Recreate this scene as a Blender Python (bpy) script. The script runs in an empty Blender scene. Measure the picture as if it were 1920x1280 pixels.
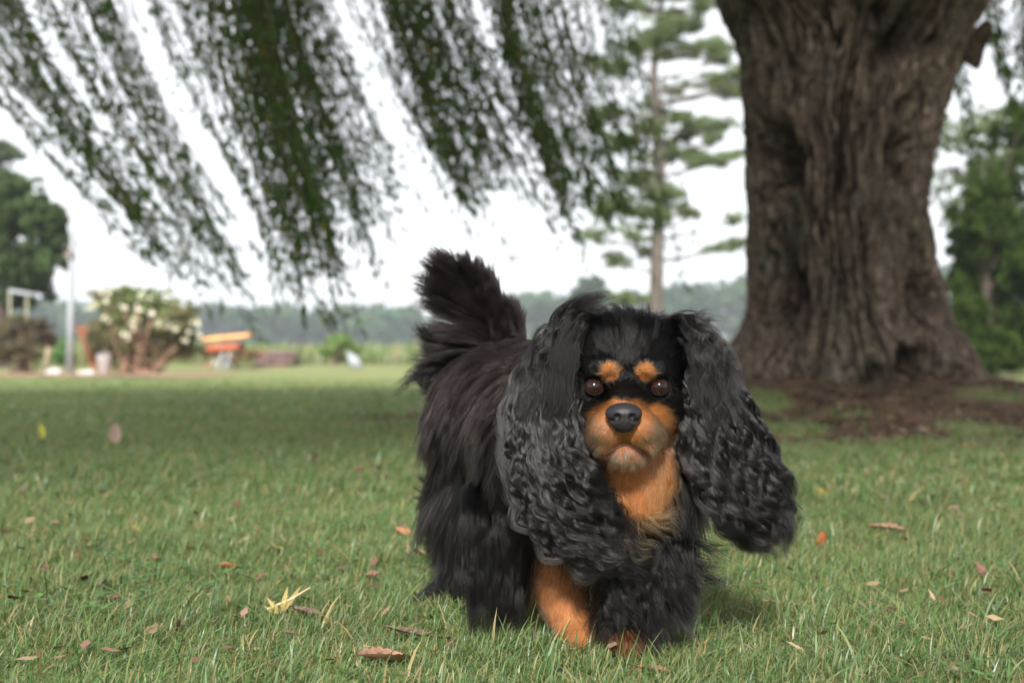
import bpy, math, random
import numpy as np
from mathutils import Vector, kdtree

rng = np.random.default_rng(7)
sc = bpy.context.scene
COL = sc.collection

# ---------------------------------------------------------------- camera, world, sun, exposure
CAMH = 0.305
FPX = 2420.0                                  # focal length in pixels of the 1920 px wide photograph
cam_d = bpy.data.cameras.new("camera")
cam_d.sensor_width = 36.0
cam_d.lens = FPX / 1920 * 36
cam_d.clip_start = 0.02
cam_d.clip_end = 4000
cam_d.dof.use_dof = True
cam_d.dof.focus_distance = 1.27
cam_d.dof.aperture_fstop = 5.3
cam = bpy.data.objects.new("camera", cam_d)
cam.location = (0, 0, CAMH)
cam.rotation_euler = (math.radians(90) + math.atan(25 / FPX), 0, 0)
COL.objects.link(cam)
sc.camera = cam

SUN_EL = math.radians(34)
SUN_AZ = math.radians(184)                    # behind the photographer
w = bpy.data.worlds.new("World")
sc.world = w
w.use_nodes = True
nt = w.node_tree
nt.nodes.clear()
sky = nt.nodes.new("ShaderNodeTexSky")
sky.sky_type = 'NISHITA'
sky.sun_disc = False
sky.sun_elevation = SUN_EL
sky.sun_rotation = SUN_AZ
sky.air_density = 1.0
sky.dust_density = 1.5
sky.ozone_density = 1.0
hs = nt.nodes.new("ShaderNodeHueSaturation")
hs.inputs['Saturation'].default_value = 0.22
bg = nt.nodes.new("ShaderNodeBackground")
bg.inputs['Strength'].default_value = 0.107
wo = nt.nodes.new("ShaderNodeOutputWorld")
nt.links.new(sky.outputs[0], hs.inputs['Color'])
cl = nt.nodes.new("ShaderNodeMix")                # thin even cloud over the blue
cl.data_type = 'RGBA'
cl.inputs[0].default_value = 0.75
cl.inputs[7].default_value = (8.6, 8.8, 9.2, 1)
nt.links.new(hs.outputs[0], cl.inputs[6])
nt.links.new(cl.outputs[2], bg.inputs['Color'])
nt.links.new(bg.outputs[0], wo.inputs['Surface'])

sun_d = bpy.data.lights.new("sun", 'SUN')
sun_d.energy = 5.0
sun_d.angle = math.radians(8)
sun_d.color = (1.0, 0.96, 0.90)
sun = bpy.data.objects.new("sun", sun_d)
sdir = Vector((math.sin(SUN_AZ) * math.cos(SUN_EL), math.cos(SUN_AZ) * math.cos(SUN_EL), math.sin(SUN_EL)))
sun.rotation_euler = sdir.to_track_quat('Z', 'Y').to_euler()
sun.location = (0, -5, 8)
COL.objects.link(sun)

sc.view_settings.view_transform = 'Standard'
sc.view_settings.look = 'None'
sc.view_settings.exposure = 0.76
sc.view_settings.gamma = 1.0
sc.cycles.use_denoising = True
sc.cycles.max_bounces = 8
sc.cycles.transparent_max_bounces = 8
sc.cycles_curves.shape = 'RIBBONS'
sc.cycles_curves.subdivisions = 2

# ---------------------------------------------------------------- helpers
def P(px, py, Y):
    """world point seen at photograph pixel (px, py) when it stands Y metres away"""
    return np.array([(px - 960) / FPX * Y, Y, CAMH - (py - 665) / FPX * Y])

def hash3(ix, iy, iz, seed):
    h = (ix.astype(np.int64) * 374761393 + iy.astype(np.int64) * 668265263 + iz.astype(np.int64) * 2147483647 + seed * 1274126177) & 0xFFFFFFFF
    h = ((h ^ (h >> 13)) * 1274126177) & 0xFFFFFFFF
    h = (h ^ (h >> 16)) & 0xFFFFFFFF
    return h.astype(np.float64) / 4294967295.0

def vnoise(p, seed=0):
    """value noise 0..1 for points (N,3)"""
    i = np.floor(p).astype(np.int64); f = p - i; f = f * f * (3 - 2 * f)
    r = 0
    for dx in (0, 1):
        for dy in (0, 1):
            for dz in (0, 1):
                wgt = (f[:, 0] if dx else 1 - f[:, 0]) * (f[:, 1] if dy else 1 - f[:, 1]) * (f[:, 2] if dz else 1 - f[:, 2])
                r = r + wgt * hash3(i[:, 0] + dx, i[:, 1] + dy, i[:, 2] + dz, seed)
    return r

def fbm(p, octv=4, seed=0, gain=0.5):
    a, r, t = 1.0, 0, 0
    for o in range(octv):
        r = r + a * vnoise(p * (2.03 ** o), seed + o * 17); t += a; a *= gain
    return r / t

def ss(a, b, x):
    t = np.clip((x - a) / (b - a), 0, 1)
    return t * t * (3 - 2 * t)

def tag(o, label=None, cat=None, group=None, kind=None):
    if label: o['label'] = label
    if cat: o['category'] = cat
    if group: o['group'] = group
    if kind: o['kind'] = kind
    return o

def empty(name, loc, label=None, cat=None, group=None):
    o = bpy.data.objects.new(name, None)
    o.location = tuple(loc); o.empty_display_size = 0.1
    COL.objects.link(o)
    return tag(o, label, cat, group)

def world_off(parent):
    v = Vector((0, 0, 0)); p = parent
    while p is not None:
        v += p.location; p = p.parent
    return np.array(v)

def mk(name, V, F, mat, parent=None, col=None, smooth=False, fmat=None, loc=None):
    """V (n,3) world coordinates; F list of (m,k) index arrays (or one array); col (n,3) point colours"""
    V = np.asarray(V, dtype=np.float64)
    off = world_off(parent)
    if loc is not None: off = off + np.array(loc) if parent is not None else np.array(loc, dtype=float)
    me = bpy.data.meshes.new(name)
    Fs = F if isinstance(F, (list, tuple)) else [F]
    Fs = [np.asarray(f, dtype=np.int32) for f in Fs if len(f)]
    nl = sum(f.size for f in Fs); npoly = sum(len(f) for f in Fs)
    me.vertices.add(len(V)); me.loops.add(nl); me.polygons.add(npoly)
    me.vertices.foreach_set('co', (V - off).astype(np.float32).ravel())
    me.loops.foreach_set('vertex_index', np.concatenate([f.ravel() for f in Fs]))
    tot = np.concatenate([np.full(len(f), f.shape[1], dtype=np.int32) for f in Fs])
    st = np.concatenate([[0], np.cumsum(tot)[:-1]]).astype(np.int32)
    me.polygons.foreach_set('loop_start', st)
    me.polygons.foreach_set('loop_total', tot)
    if smooth: me.polygons.foreach_set('use_smooth', np.ones(npoly, dtype=bool))
    if col is not None:
        a = me.color_attributes.new('Col', 'FLOAT_COLOR', 'POINT')
        c4 = np.ones((len(V), 4), dtype=np.float32); c4[:, :3] = col
        a.data.foreach_set('color', c4.ravel())
    mats = mat if isinstance(mat, (list, tuple)) else [mat]
    for m in mats: me.materials.append(m)
    if fmat is not None: me.polygons.foreach_set('material_index', np.asarray(fmat, dtype=np.int32))
    me.update(calc_edges=True)
    o = bpy.data.objects.new(name, me)
    COL.objects.link(o)
    if parent is not None: o.parent = parent
    if loc is not None: o.location = tuple(loc)
    return o

def grid_faces(nu, nv, closed_u=False):
    """vertex index = v*nu+u"""
    u = np.arange(nu if closed_u else nu - 1); v = np.arange(nv - 1)
    U, Vv = np.meshgrid(u, v)
    U = U.ravel(); Vv = Vv.ravel(); U2 = (U + 1) % nu
    return np.stack([Vv * nu + U, Vv * nu + U2, (Vv + 1) * nu + U2, (Vv + 1) * nu + U], 1)

def frames(path):
    """tangent and two normals for a polyline (K,3)"""
    T = np.gradient(path, axis=0); T /= np.linalg.norm(T, axis=1)[:, None] + 1e-9
    ref = np.array([0.13, 0.97, 0.2]) if abs(T[:, 1]).mean() < 0.8 else np.array([1.0, 0.1, 0])
    A = np.cross(T, ref); A /= np.linalg.norm(A, axis=1)[:, None] + 1e-9
    B = np.cross(T, A)
    return T, A, B

def tube(path, rad, n=8, wob=0.0, seed=0, cap=True):
    path = np.asarray(path, float); K = len(path)
    rad = np.broadcast_to(np.asarray(rad, float), (K,))
    T, A, B = frames(path)
    th = np.linspace(0, 2 * np.pi, n, endpoint=False)
    R = rad[:, None] * np.ones(n)[None]
    if wob:
        q = np.stack([np.cos(th)[None] * 1.5 + 0 * R, np.sin(th)[None] * 1.5 + 0 * R, np.arange(K)[:, None] * 0.6 + 0 * R], 2).reshape(-1, 3)
        R = R * (1 + wob * (fbm(q, 3, seed).reshape(K, n) - 0.5) * 2)
    V = path[:, None] + R[..., None] * (np.cos(th)[None, :, None] * A[:, None] + np.sin(th)[None, :, None] * B[:, None])
    V = V.reshape(-1, 3); F = [grid_faces(n, K, True)]
    if cap:
        V = np.vstack([V, path[:1], path[-1:]]); c = K * n
        i = np.arange(n); j = (i + 1) % n
        F.append(np.stack([j, i, np.full(n, c)], 1)); F.append(np.stack([(K - 1) * n + i, (K - 1) * n + j, np.full(n, c + 1)], 1))
    return V, F

def bez(pts, K):
    """Catmull-Rom through pts, K samples"""
    pts = np.asarray(pts, float); n = len(pts)
    if n == 2:
        t = np.linspace(0, 1, K)[:, None]; return pts[0] * (1 - t) + pts[1] * t
    E = np.vstack([2 * pts[0] - pts[1], pts, 2 * pts[-1] - pts[-2]])
    s = np.linspace(0, n - 1 - 1e-6, K); i = s.astype(int); t = (s - i)[:, None]
    p0, p1, p2, p3 = E[i], E[i + 1], E[i + 2], E[i + 3]
    return 0.5 * ((2 * p1) + (-p0 + p2) * t + (2 * p0 - 5 * p1 + 4 * p2 - p3) * t ** 2 + (-p0 + 3 * p1 - 3 * p2 + p3) * t ** 3)

class MB:
    """collects pieces into one mesh"""
    def __init__(s): s.V = []; s.F = []; s.C = []; s.n = 0
    def add(s, V, F, c=None):
        V = np.asarray(V, float); Fs = F if isinstance(F, (list, tuple)) else [F]
        for f in Fs: s.F.append(np.asarray(f) + s.n)
        s.V.append(V); s.n += len(V)
        s.C.append(np.broadcast_to(np.asarray((.14, .10, .075) if c is None else c, float), (len(V), 3)))
        return s
    def box(s, c, size, rz=0.0, ry=0.0, col=None, bev=0.06):
        """box with chamfered vertical edges"""
        x, y, z = [q / 2 for q in size]; b = min(x, y) * bev * 2
        ring = np.array([[-x + b, -y], [x - b, -y], [x, -y + b], [x, y - b], [x - b, y], [-x + b, y], [-x, y - b], [-x, -y + b]])
        V = np.vstack([np.c_[ring, np.full(8, -z)], np.c_[ring, np.full(8, z)]])
        ca, sa = math.cos(ry), math.sin(ry); V = V @ np.array([[ca, 0, -sa], [0, 1, 0], [sa, 0, ca]])
        ca, sa = math.cos(rz), math.sin(rz); V = V @ np.array([[ca, sa, 0], [-sa, ca, 0], [0, 0, 1]])
        i = np.arange(8); j = (i + 1) % 8
        F = [np.stack([i, j, j + 8, i + 8], 1), np.arange(8)[None, ::-1], np.arange(8, 16)[None]]
        return s.add(V + np.array(c), F, col)
    def tube(s, path, rad, n=8, col=None, wob=0.0, seed=0):
        V, F = tube(path, rad, n, wob, seed); return s.add(V, F, col)
    def build(s, name, mat, parent=None, smooth=False, loc=None):
        groups = {}
        for f in s.F: groups.setdefault(f.shape[1], []).append(f)
        F = [np.vstack(v) for v in groups.values()]
        return mk(name, np.vstack(s.V), F, mat, parent, np.vstack(s.C) if s.C else None, smooth, loc=loc)

# ---------------------------------------------------------------- material helpers
def mat_new(name):
    m = bpy.data.materials.new(name); m.use_nodes = True
    n = m.node_tree; n.nodes.clear()
    return m, n.nodes, n.links

def N(nodes, t, **kw):
    n = nodes.new(t)
    for k, v in kw.items():
        if k.startswith('i_'): n.inputs[k[2:].replace('_', ' ')].default_value = v
        elif k.startswith('p_'): n.inputs[int(k[2:])].default_value = v
        else: setattr(n, k, v)
    return n

def plain(name, colr, rough=0.6, var=0.25, scale=6.0, bump=0.15, metal=0.0, spec=0.4, usecol=False, coat=0.0):
    """principled with noise-varied colour and a light bump"""
    m, nd, lk = mat_new(name)
    tc = N(nd, 'ShaderNodeTexCoord'); no = N(nd, 'ShaderNodeTexNoise'); no.inputs['Scale'].default_value = scale; no.inputs['Detail'].default_value = 6
    lk.new(tc.outputs['Object'], no.inputs['Vector'])
    mr = N(nd, 'ShaderNodeMapRange'); mr.inputs['From Min'].default_value = 0.3; mr.inputs['From Max'].default_value = 0.7
    mr.inputs['To Min'].default_value = 1 - var; mr.inputs['To Max'].default_value = 1 + var
    lk.new(no.outputs[0], mr.inputs[0])
    vm = N(nd, 'ShaderNodeVectorMath', operation='SCALE')
    if usecol:
        at = N(nd, 'ShaderNodeAttribute', attribute_name='Col'); lk.new(at.outputs['Color'], vm.inputs[0])
    else: vm.inputs[0].default_value = colr
    lk.new(mr.outputs[0], vm.inputs['Scale'])
    b = N(nd, 'ShaderNodeBsdfPrincipled'); b.inputs['Roughness'].default_value = rough; b.inputs['Metallic'].default_value = metal
    b.inputs['Specular IOR Level'].default_value = spec; b.inputs['Coat Weight'].default_value = coat
    lk.new(vm.outputs[0], b.inputs['Base Color'])
    bp = N(nd, 'ShaderNodeBump'); bp.inputs['Strength'].default_value = bump; bp.inputs['Distance'].default_value = 0.01
    lk.new(no.outputs[0], bp.inputs['Height']); lk.new(bp.outputs[0], b.inputs['Normal'])
    o = N(nd, 'ShaderNodeOutputMaterial'); lk.new(b.outputs[0], o.inputs[0])
    return m

def leafmat(name, trans=0.35, rough=0.45, gloss=0.3):
    """leaf: vertex colour, diffuse + translucent + gloss"""
    m, nd, lk = mat_new(name)
    at = N(nd, 'ShaderNodeAttribute', attribute_name='Col')
    b = N(nd, 'ShaderNodeBsdfPrincipled'); b.inputs['Roughness'].default_value = rough; b.inputs['Specular IOR Level'].default_value = gloss
    lk.new(at.outputs['Color'], b.inputs['Base Color'])
    t = N(nd, 'ShaderNodeBsdfTranslucent')
    vm = N(nd, 'ShaderNodeVectorMath', operation='MULTIPLY'); vm.inputs[1].default_value = (1.25, 1.3, 0.7)
    lk.new(at.outputs['Color'], vm.inputs[0]); lk.new(vm.outputs[0], t.inputs['Color'])
    mx = N(nd, 'ShaderNodeMixShader'); mx.inputs[0].default_value = trans
    lk.new(b.outputs[0], mx.inputs[1]); lk.new(t.outputs[0], mx.inputs[2])
    o = N(nd, 'ShaderNodeOutputMaterial'); lk.new(mx.outputs[0], o.inputs[0])
    return m
# ================================================================ GROUND
TREE = np.array([1.56, 6.1])
def gz(x, y):
    """ground height: flat lawn with a low mound at the willow"""
    x = np.asarray(x, float); y = np.asarray(y, float)
    r = np.hypot(x - TREE[0], (y - TREE[1]) * 0.9)
    z = 0.20 * np.exp(-(r / 1.2) ** 2) + 0.06 * np.exp(-((r - 0.75) / 0.3) ** 2) * (0.4 + 0.6 * np.cos(3 * np.arctan2(y - TREE[1], x - TREE[0])) ** 2)
    p = np.stack([x.ravel() * 2.2, y.ravel() * 2.2, 0 * x.ravel()], 1)
    near = np.exp(-np.maximum(y, 0) / 14.0)
    z = z + ((fbm(p, 3, 5) - 0.5).reshape(x.shape)) * 0.016 * near
    return z

def mulchness(x, y):
    x = np.asarray(x, float); y = np.asarray(y, float)
    r = np.hypot(x - TREE[0], y - TREE[1])
    a = np.arctan2(y - TREE[1], x - TREE[0])
    p = np.stack([x.ravel() * 1.6, y.ravel() * 1.6, 0 * x.ravel()], 1)
    n = (fbm(p, 4, 31) - 0.5).reshape(x.shape)
    p2 = np.stack([x.ravel() * 3.1, y.ravel() * 3.1, 0 * x.ravel()], 1)
    n2 = vnoise(p2, 77).reshape(x.shape)
    R = 2.0 + 0.9 * np.exp(-((a + 0.6) / 0.9) ** 2) + n * 0.9
    m = ss(0.18, -0.18, r - R)
    # grass tongues growing into the mulch
    m = m * (1 - 0.9 * ss(0.58, 0.74, n2) * ss(0.7, 1.2, r))
    # a bare patch left of the tree
    m = np.maximum(m, 0.9 * ss(0.25, 0.0, np.hypot((x + 0.45) * 0.7, (y - 6.0) * 0.9) - 0.15))
    return m

xs = np.concatenate([-np.geomspace(900, 8, 26), np.linspace(-7.9, 7.9, 330), np.geomspace(8, 900, 26)])
ys = np.concatenate([-np.geomspace(300, 3, 14), np.linspace(-2.8, 14, 420), np.geomspace(14.2, 1600, 60)])
GX, GY = np.meshgrid(xs, ys)
GZ = gz(GX, GY)
M = mulchness(GX, GY)
m, nd, lk = mat_new("lawn_ground")
tc = N(nd, 'ShaderNodeTexCoord')
n1 = N(nd, 'ShaderNodeTexNoise'); n1.inputs['Scale'].default_value = 60; n1.inputs['Detail'].default_value = 5
n2 = N(nd, 'ShaderNodeTexNoise'); n2.inputs['Scale'].default_value = 0.35; n2.inputs['Detail'].default_value = 5
n3 = N(nd, 'ShaderNodeTexNoise'); n3.inputs['Scale'].default_value = 9; n3.inputs['Detail'].default_value = 6
for q in (n1, n2, n3): lk.new(tc.outputs['Object'], q.inputs['Vector'])
r1 = N(nd, 'ShaderNodeValToRGB'); r1.color_ramp.elements[0].position = 0.35; r1.color_ramp.elements[1].position = 0.68
r1.color_ramp.elements[0].color = (0.11, 0.14, 0.045, 1); r1.color_ramp.elements[1].color = (0.20, 0.225, 0.09, 1)
lk.new(n1.outputs[0], r1.inputs[0])
r2 = N(nd, 'ShaderNodeValToRGB'); r2.color_ramp.elements[0].position = 0.4; r2.color_ramp.elements[1].position = 0.62
r2.color_ramp.elements[0].color = (0.17, 0.215, 0.075, 1); r2.color_ramp.elements[1].color = (0.28, 0.26, 0.13, 1)
lk.new(n2.outputs[0], r2.inputs[0])
mx = N(nd, 'ShaderNodeMix', data_type='RGBA'); mx.inputs[0].default_value = 0.5
lk.new(r1.outputs[0], mx.inputs[6]); lk.new(r2.outputs[0], mx.inputs[7])
r3 = N(nd, 'ShaderNodeValToRGB'); r3.color_ramp.elements[0].position = 0.3; r3.color_ramp.elements[1].position = 0.72
r3.color_ramp.elements[0].color = (0.034, 0.021, 0.014, 1); r3.color_ramp.elements[1].color = (0.135, 0.086, 0.056, 1)
lk.new(n3.outputs[0], r3.inputs[0])
at = N(nd, 'ShaderNodeAttribute', attribute_name='Col')
sp = N(nd, 'ShaderNodeSeparateColor'); lk.new(at.outputs['Color'], sp.inputs[0])
mx2 = N(nd, 'ShaderNodeMix', data_type='RGBA')
lk.new(sp.outputs[0], mx2.inputs[0]); lk.new(mx.outputs[2], mx2.inputs[6]); lk.new(r3.outputs[0], mx2.inputs[7])
b = N(nd, 'ShaderNodeBsdfPrincipled'); b.inputs['Roughness'].default_value = 0.95; b.inputs['Specular IOR Level'].default_value = 0.1
lk.new(mx2.outputs[2], b.inputs['Base Color'])
bp = N(nd, 'ShaderNodeBump'); bp.inputs['Strength'].default_value = 0.5; bp.inputs['Distance'].default_value = 0.02
lk.new(n1.outputs[0], bp.inputs['Height']); lk.new(bp.outputs[0], b.inputs['Normal'])
o = N(nd, 'ShaderNodeOutputMaterial'); lk.new(b.outputs[0], o.inputs[0])
g = mk('ground', np.stack([GX, GY, GZ], 2).reshape(-1, 3), grid_faces(len(xs), len(ys)), m, None,
       np.stack([M, M, M], 2).reshape(-1, 3), True)
tag(g, kind='structure')

# ---------------------------------------------------------------- grass blades
def blades(name, X, Y, Hh, Wd, lean, colr, tipc, mat, nseg=3, parent=None, label=None, zofs=0.0, droop=1.0, windx=0.15):
    n = len(X); Z = gz(X, Y) - 0.004 + zofs
    az = rng.uniform(0, 2 * np.pi, n); face = az + np.pi / 2 + rng.normal(0, 0.5, n)
    dx, dy = np.cos(az), np.sin(az)
    fx, fy = np.cos(face), np.sin(face)
    V = []; C = []
    ts = np.linspace(0, 1, nseg + 1)
    for t in ts[:-1]:
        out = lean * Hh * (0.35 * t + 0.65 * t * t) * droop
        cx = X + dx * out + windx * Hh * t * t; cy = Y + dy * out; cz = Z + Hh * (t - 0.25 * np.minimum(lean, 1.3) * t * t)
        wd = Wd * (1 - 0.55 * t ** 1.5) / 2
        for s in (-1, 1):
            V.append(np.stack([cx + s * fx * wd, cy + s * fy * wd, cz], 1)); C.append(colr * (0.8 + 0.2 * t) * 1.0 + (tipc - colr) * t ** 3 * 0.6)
    t = 1.0; out = lean * Hh * droop
    V.append(np.stack([X + dx * out + windx * Hh, Y + dy * out, Z + Hh * (1 - 0.25 * np.minimum(lean, 1.3))], 1)); C.append(tipc)
    K = 2 * nseg + 1
    VV = np.stack(V, 1).reshape(-1, 3); CC = np.stack(C, 1).reshape(-1, 3)
    base = np.arange(n) * K
    Q = [np.stack([base + 2 * i, base + 2 * i + 1, base + 2 * i + 3, base + 2 * i + 2], 1) for i in range(nseg - 1)]
    T = np.stack([base + 2 * nseg - 2, base + 2 * nseg - 1, base + 2 * nseg], 1)
    o = mk(name, VV, ([np.vstack(Q)] if Q else []) + [T], mat, parent, CC, True)
    return o

M_GRASS = leafmat('grass_blade', trans=0.38, rough=0.38, gloss=0.45)
def sample_wedge(n, y0, y1, pw=1.0, pad=0.60):
    u = rng.random(n); y = (y0 ** (1 - pw) + u * (y1 ** (1 - pw) - y0 ** (1 - pw))) ** (1 / (1 - pw)) if pw != 1 else y0 * (y1 / y0) ** u
    x = rng.uniform(-1, 1, n) * (0.47 * y + pad)
    return x, y
Xa, Ya, Ha, Wa, La = [], [], [], [], []
for (n, y0, y1, pw, h0, h1, w0) in ((215000, 0.85, 2.6, 0.2, .010, .030, .0017), (110000, 2.6, 6.0, 0.9, .014, .034, .0038), (75000, 6.0, 16.0, 1.2, .018, .038, .009)):
    x, y = sample_wedge(n, y0, y1, pw)
    cl = fbm(np.stack([x * 9, y * 9, 0 * x], 1), 3, 3)
    keep = rng.random(n) < np.clip(1.7 * (1 - 0.97 * mulchness(x, y)) * (0.45 + cl), 0, 1)
    x, y, cl = x[keep], y[keep], cl[keep]; k = len(x)
    hh = rng.uniform(h0, h1, k) * (0.65 + 0.8 * cl)
    tall = rng.random(k) < (0.07 if y0 < 1 else .03); hh[tall] *= rng.uniform(1.3, 1.75, tall.sum())
    Xa.append(x); Ya.append(y); Ha.append(hh); Wa.append(rng.uniform(0.5, 1.25, k) * w0 * (1 + 0.5 * tall)); La.append(np.abs(rng.normal(0.65, 0.8, k)))
X = np.concatenate(Xa); Y = np.concatenate(Ya); H = np.concatenate(Ha); W = np.concatenate(Wa); L = np.concatenate(La)
n = len(X)
pal = np.array([(0.085, 0.170, 0.052), (0.110, 0.195, 0.065), (0.145, 0.215, 0.115), (0.065, 0.125, 0.038), (0.17, 0.215, 0.085)])
c = pal[rng.integers(0, len(pal), n)] * rng.uniform(0.8, 1.35, (n, 1))
patch = fbm(np.stack([X * 2.5, Y * 2.5, 0 * X], 1), 3, 9)[:, None]
c = c * (0.8 + 0.4 * patch)
dry = rng.random(n) < 0.13
c[dry] = np.array([0.34, 0.27, 0.13]) * rng.uniform(0.6, 1.2, (dry.sum(), 1))
tip = c * 1.15
yt = rng.random(n) < 0.30
tip[yt] = np.array([0.45, 0.38, 0.20]) * rng.uniform(0.6, 1.1, (yt.sum(), 1))
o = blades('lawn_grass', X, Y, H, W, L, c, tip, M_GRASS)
tag(o, 'short mown green lawn grass with a few dry blades', 'grass', kind='stuff')

# low clover and weed leaves between the blades
x, y = sample_wedge(4200, 0.9, 4.5, 0.6)
k_ = (vnoise(np.stack([x * 4, y * 4, 0 * x], 1), 55) > 0.58) & (mulchness(x, y) < 0.5)
x, y = x[k_], y[k_]; k = len(x)
mb = MB()
for leaf in range(3):
    a = rng.uniform(0, 6.28, k) if leaf == 0 else a0 + leaf * 2.094
    if leaf == 0: a0 = a; z0 = gz(x, y) + rng.uniform(0.008, 0.024, k); s0 = rng.uniform(0.004, 0.0075, k)
    d = np.stack([np.cos(a), np.sin(a), rng.uniform(-.1, .3, k)], 1); sd = np.stack([-np.sin(a), np.cos(a), 0 * a], 1)
    b0 = np.stack([x, y, z0], 1)
    pts = [b0, b0 + d * s0[:, None] * .8 + sd * s0[:, None] * .7, b0 + d * s0[:, None] * 1.6 + sd * s0[:, None] * .45, b0 + d * s0[:, None] * 1.75,
           b0 + d * s0[:, None] * 1.6 - sd * s0[:, None] * .45, b0 + d * s0[:, None] * .8 - sd * s0[:, None] * .7]
    V = np.stack(pts, 1).reshape(-1, 3); F = (np.arange(k) * 6)[:, None] + np.arange(6)[None]
    mb.add(V, F, np.repeat(np.array([0.10, 0.22, 0.055]) * rng.uniform(.7, 1.2, (k, 1)), 6, 0))
o = mb.build('clover', M_GRASS); tag(o, 'patches of low round-leaved clover in the lawn', 'clover', kind='stuff')

# crumbs of dead leaf and thatch caught between the blades
n = 1500; x, y = sample_wedge(n, .9, 6.5, .8); a = rng.uniform(0, 6.28, n); l = rng.uniform(.003, .009, n) * (1 + .25 * y); wd = l * rng.uniform(.2, .6, n)
d = np.stack([np.cos(a), np.sin(a), rng.normal(0, .35, n)], 1) * l[:, None]; s_ = np.stack([-np.sin(a), np.cos(a), rng.normal(0, .4, n)], 1) * wd[:, None]
b0 = np.stack([x, y, gz(x, y) + rng.uniform(.008, .022, n)], 1)
V = np.stack([b0 - d, b0 - d * .3 + s_, b0 + d, b0 + d * .2 - s_], 1).reshape(-1, 3)
pal = np.array([(.20, .11, .08), (.30, .21, .13), (.13, .07, .05), (.26, .19, .11), (.20, .13, .10)])
M_LITTER = leafmat('litter', 0.05, 0.8, 0.15)
o = mk('leaf_litter', V, np.arange(4 * n).reshape(-1, 4), M_LITTER, None, np.repeat(pal[rng.integers(0, 5, n)] * rng.uniform(.6, 1.2, (n, 1)), 4, 0)); tag(o, 'crumbs of brown leaf litter and thatch between the grass blades', 'litter', kind='stuff')

# mulch litter around the willow
n = 30000
x = rng.uniform(-2.6, 6.0, n); y = rng.uniform(3.4, 9, n); kp = rng.random(n) < mulchness(x, y); x, y = x[kp], y[kp]; n = len(x)
a = rng.uniform(0, 6.28, n); l = rng.uniform(.006, .028, n); wd = l * rng.uniform(.15, .5, n); tz = rng.normal(0, .25, n)
d = np.stack([np.cos(a), np.sin(a), tz], 1) * l[:, None]; s_ = np.stack([-np.sin(a), np.cos(a), rng.normal(0, .2, n)], 1) * wd[:, None]
b0 = np.stack([x, y, gz(x, y) + rng.uniform(.002, .016, n)], 1)
V = np.stack([b0 - d, b0 + s_, b0 + d, b0 - s_], 1).reshape(-1, 3)
pal = np.array([(.10, .055, .036), (.17, .105, .07), (.055, .033, .025), (.27, .20, .14), (.13, .062, .038)])
C = np.repeat(pal[rng.integers(0, 5, n)] * rng.uniform(.7, 1.2, (n, 1)), 4, 0)
o = mk('mulch', V, np.arange(4 * n).reshape(-1, 4), M_LITTER, None, C); tag(o, 'reddish brown bark mulch and leaf litter around the willow', 'mulch', kind='stuff')

# ================================================================ WILLOW
willow = empty('willow_tree', (TREE[0], TREE[1], 0.1), 'huge weeping willow with a deeply furrowed trunk and long wind-blown hanging fronds', 'tree')
prof = [(-70, 1325, 1915), (0, 1345, 1878), (50, 1372, 1850), (100, 1384, 1828), (200, 1388, 1800), (300, 1390, 1776), (400, 1392, 1768), (500, 1391, 1784),
        (600, 1386, 1805), (660, 1374, 1828), (700, 1352, 1852), (725, 1330, 1872), (760, 1300, 1900)]
pz = np.array([P(0, p[0], 6.0)[2] for p in prof])[::-1]
pl = np.array([P(p[1], 0, 6.0)[0] for p in prof])[::-1]; pr = np.array([P(p[2], 0, 6.0)[0] for p in prof])[::-1]
NT, NZ = 760, 620
zz = np.linspace(pz[0], 2.62, NZ)
pz2 = np.append(pz, 2.7); pl2 = np.append(pl, pl[-1] - 0.12); pr2 = np.append(pr, pr[-1] + 0.14)
lx = np.interp(zz, pz2, pl2); rx = np.interp(zz, pz2, pr2)
cx = (lx + rx) / 2; rad = (rx - lx) / 2 - .070 + .05 * ss(.55, .25, zz)
th = np.linspace(0, 2 * np.pi, NT, endpoint=False)
TH, ZZ = np.meshgrid(th, zz); RAD = np.repeat(rad[:, None], NT, 1); CX = np.repeat(cx[:, None], NT, 1)
ct, st = np.cos(TH), np.sin(TH)
q = lambda a, bz: np.stack([(ct * a).ravel(), (st * a).ravel(), (ZZ * bz).ravel()], 1)
warp = (fbm(q(1.6, 1.4), 3, 1) - .5).reshape(TH.shape)
# big flutes
flute = (fbm(np.stack([(ct * 1.9 + warp * .6).ravel(), (st * 1.9).ravel(), (ZZ * .55).ravel()], 1), 3, 21) - .5).reshape(TH.shape)
def ridged(a, bz, seed, wa=0.35):
    tt = TH + warp * wa
    p_ = np.stack([(np.cos(tt) * a).ravel(), (np.sin(tt) * a).ravel(), (ZZ * bz).ravel()], 1)
    p_[:, 2] += 0.5 * vnoise(p_ * 0.7, seed + 3)
    f_ = np.abs(2 * fbm(p_, 2, seed, .35) - 1)          # narrow cracks between raised plates
    return (1 - np.exp(-f_ / .11)).reshape(TH.shape)
r1_ = ridged(13, 2.4, 40, .5); r2_ = ridged(24, 5.0, 50, .7); r3_ = ridged(46, 17, 60, .2)
fine = (fbm(q(75, 34), 3, 70) - .5).reshape(TH.shape)
disp = flute * 0.10 + (r1_ - .75) * 0.074 + (r2_ - .75) * 0.042 + (r3_ - .7) * 0.014 + fine * 0.030
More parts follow.
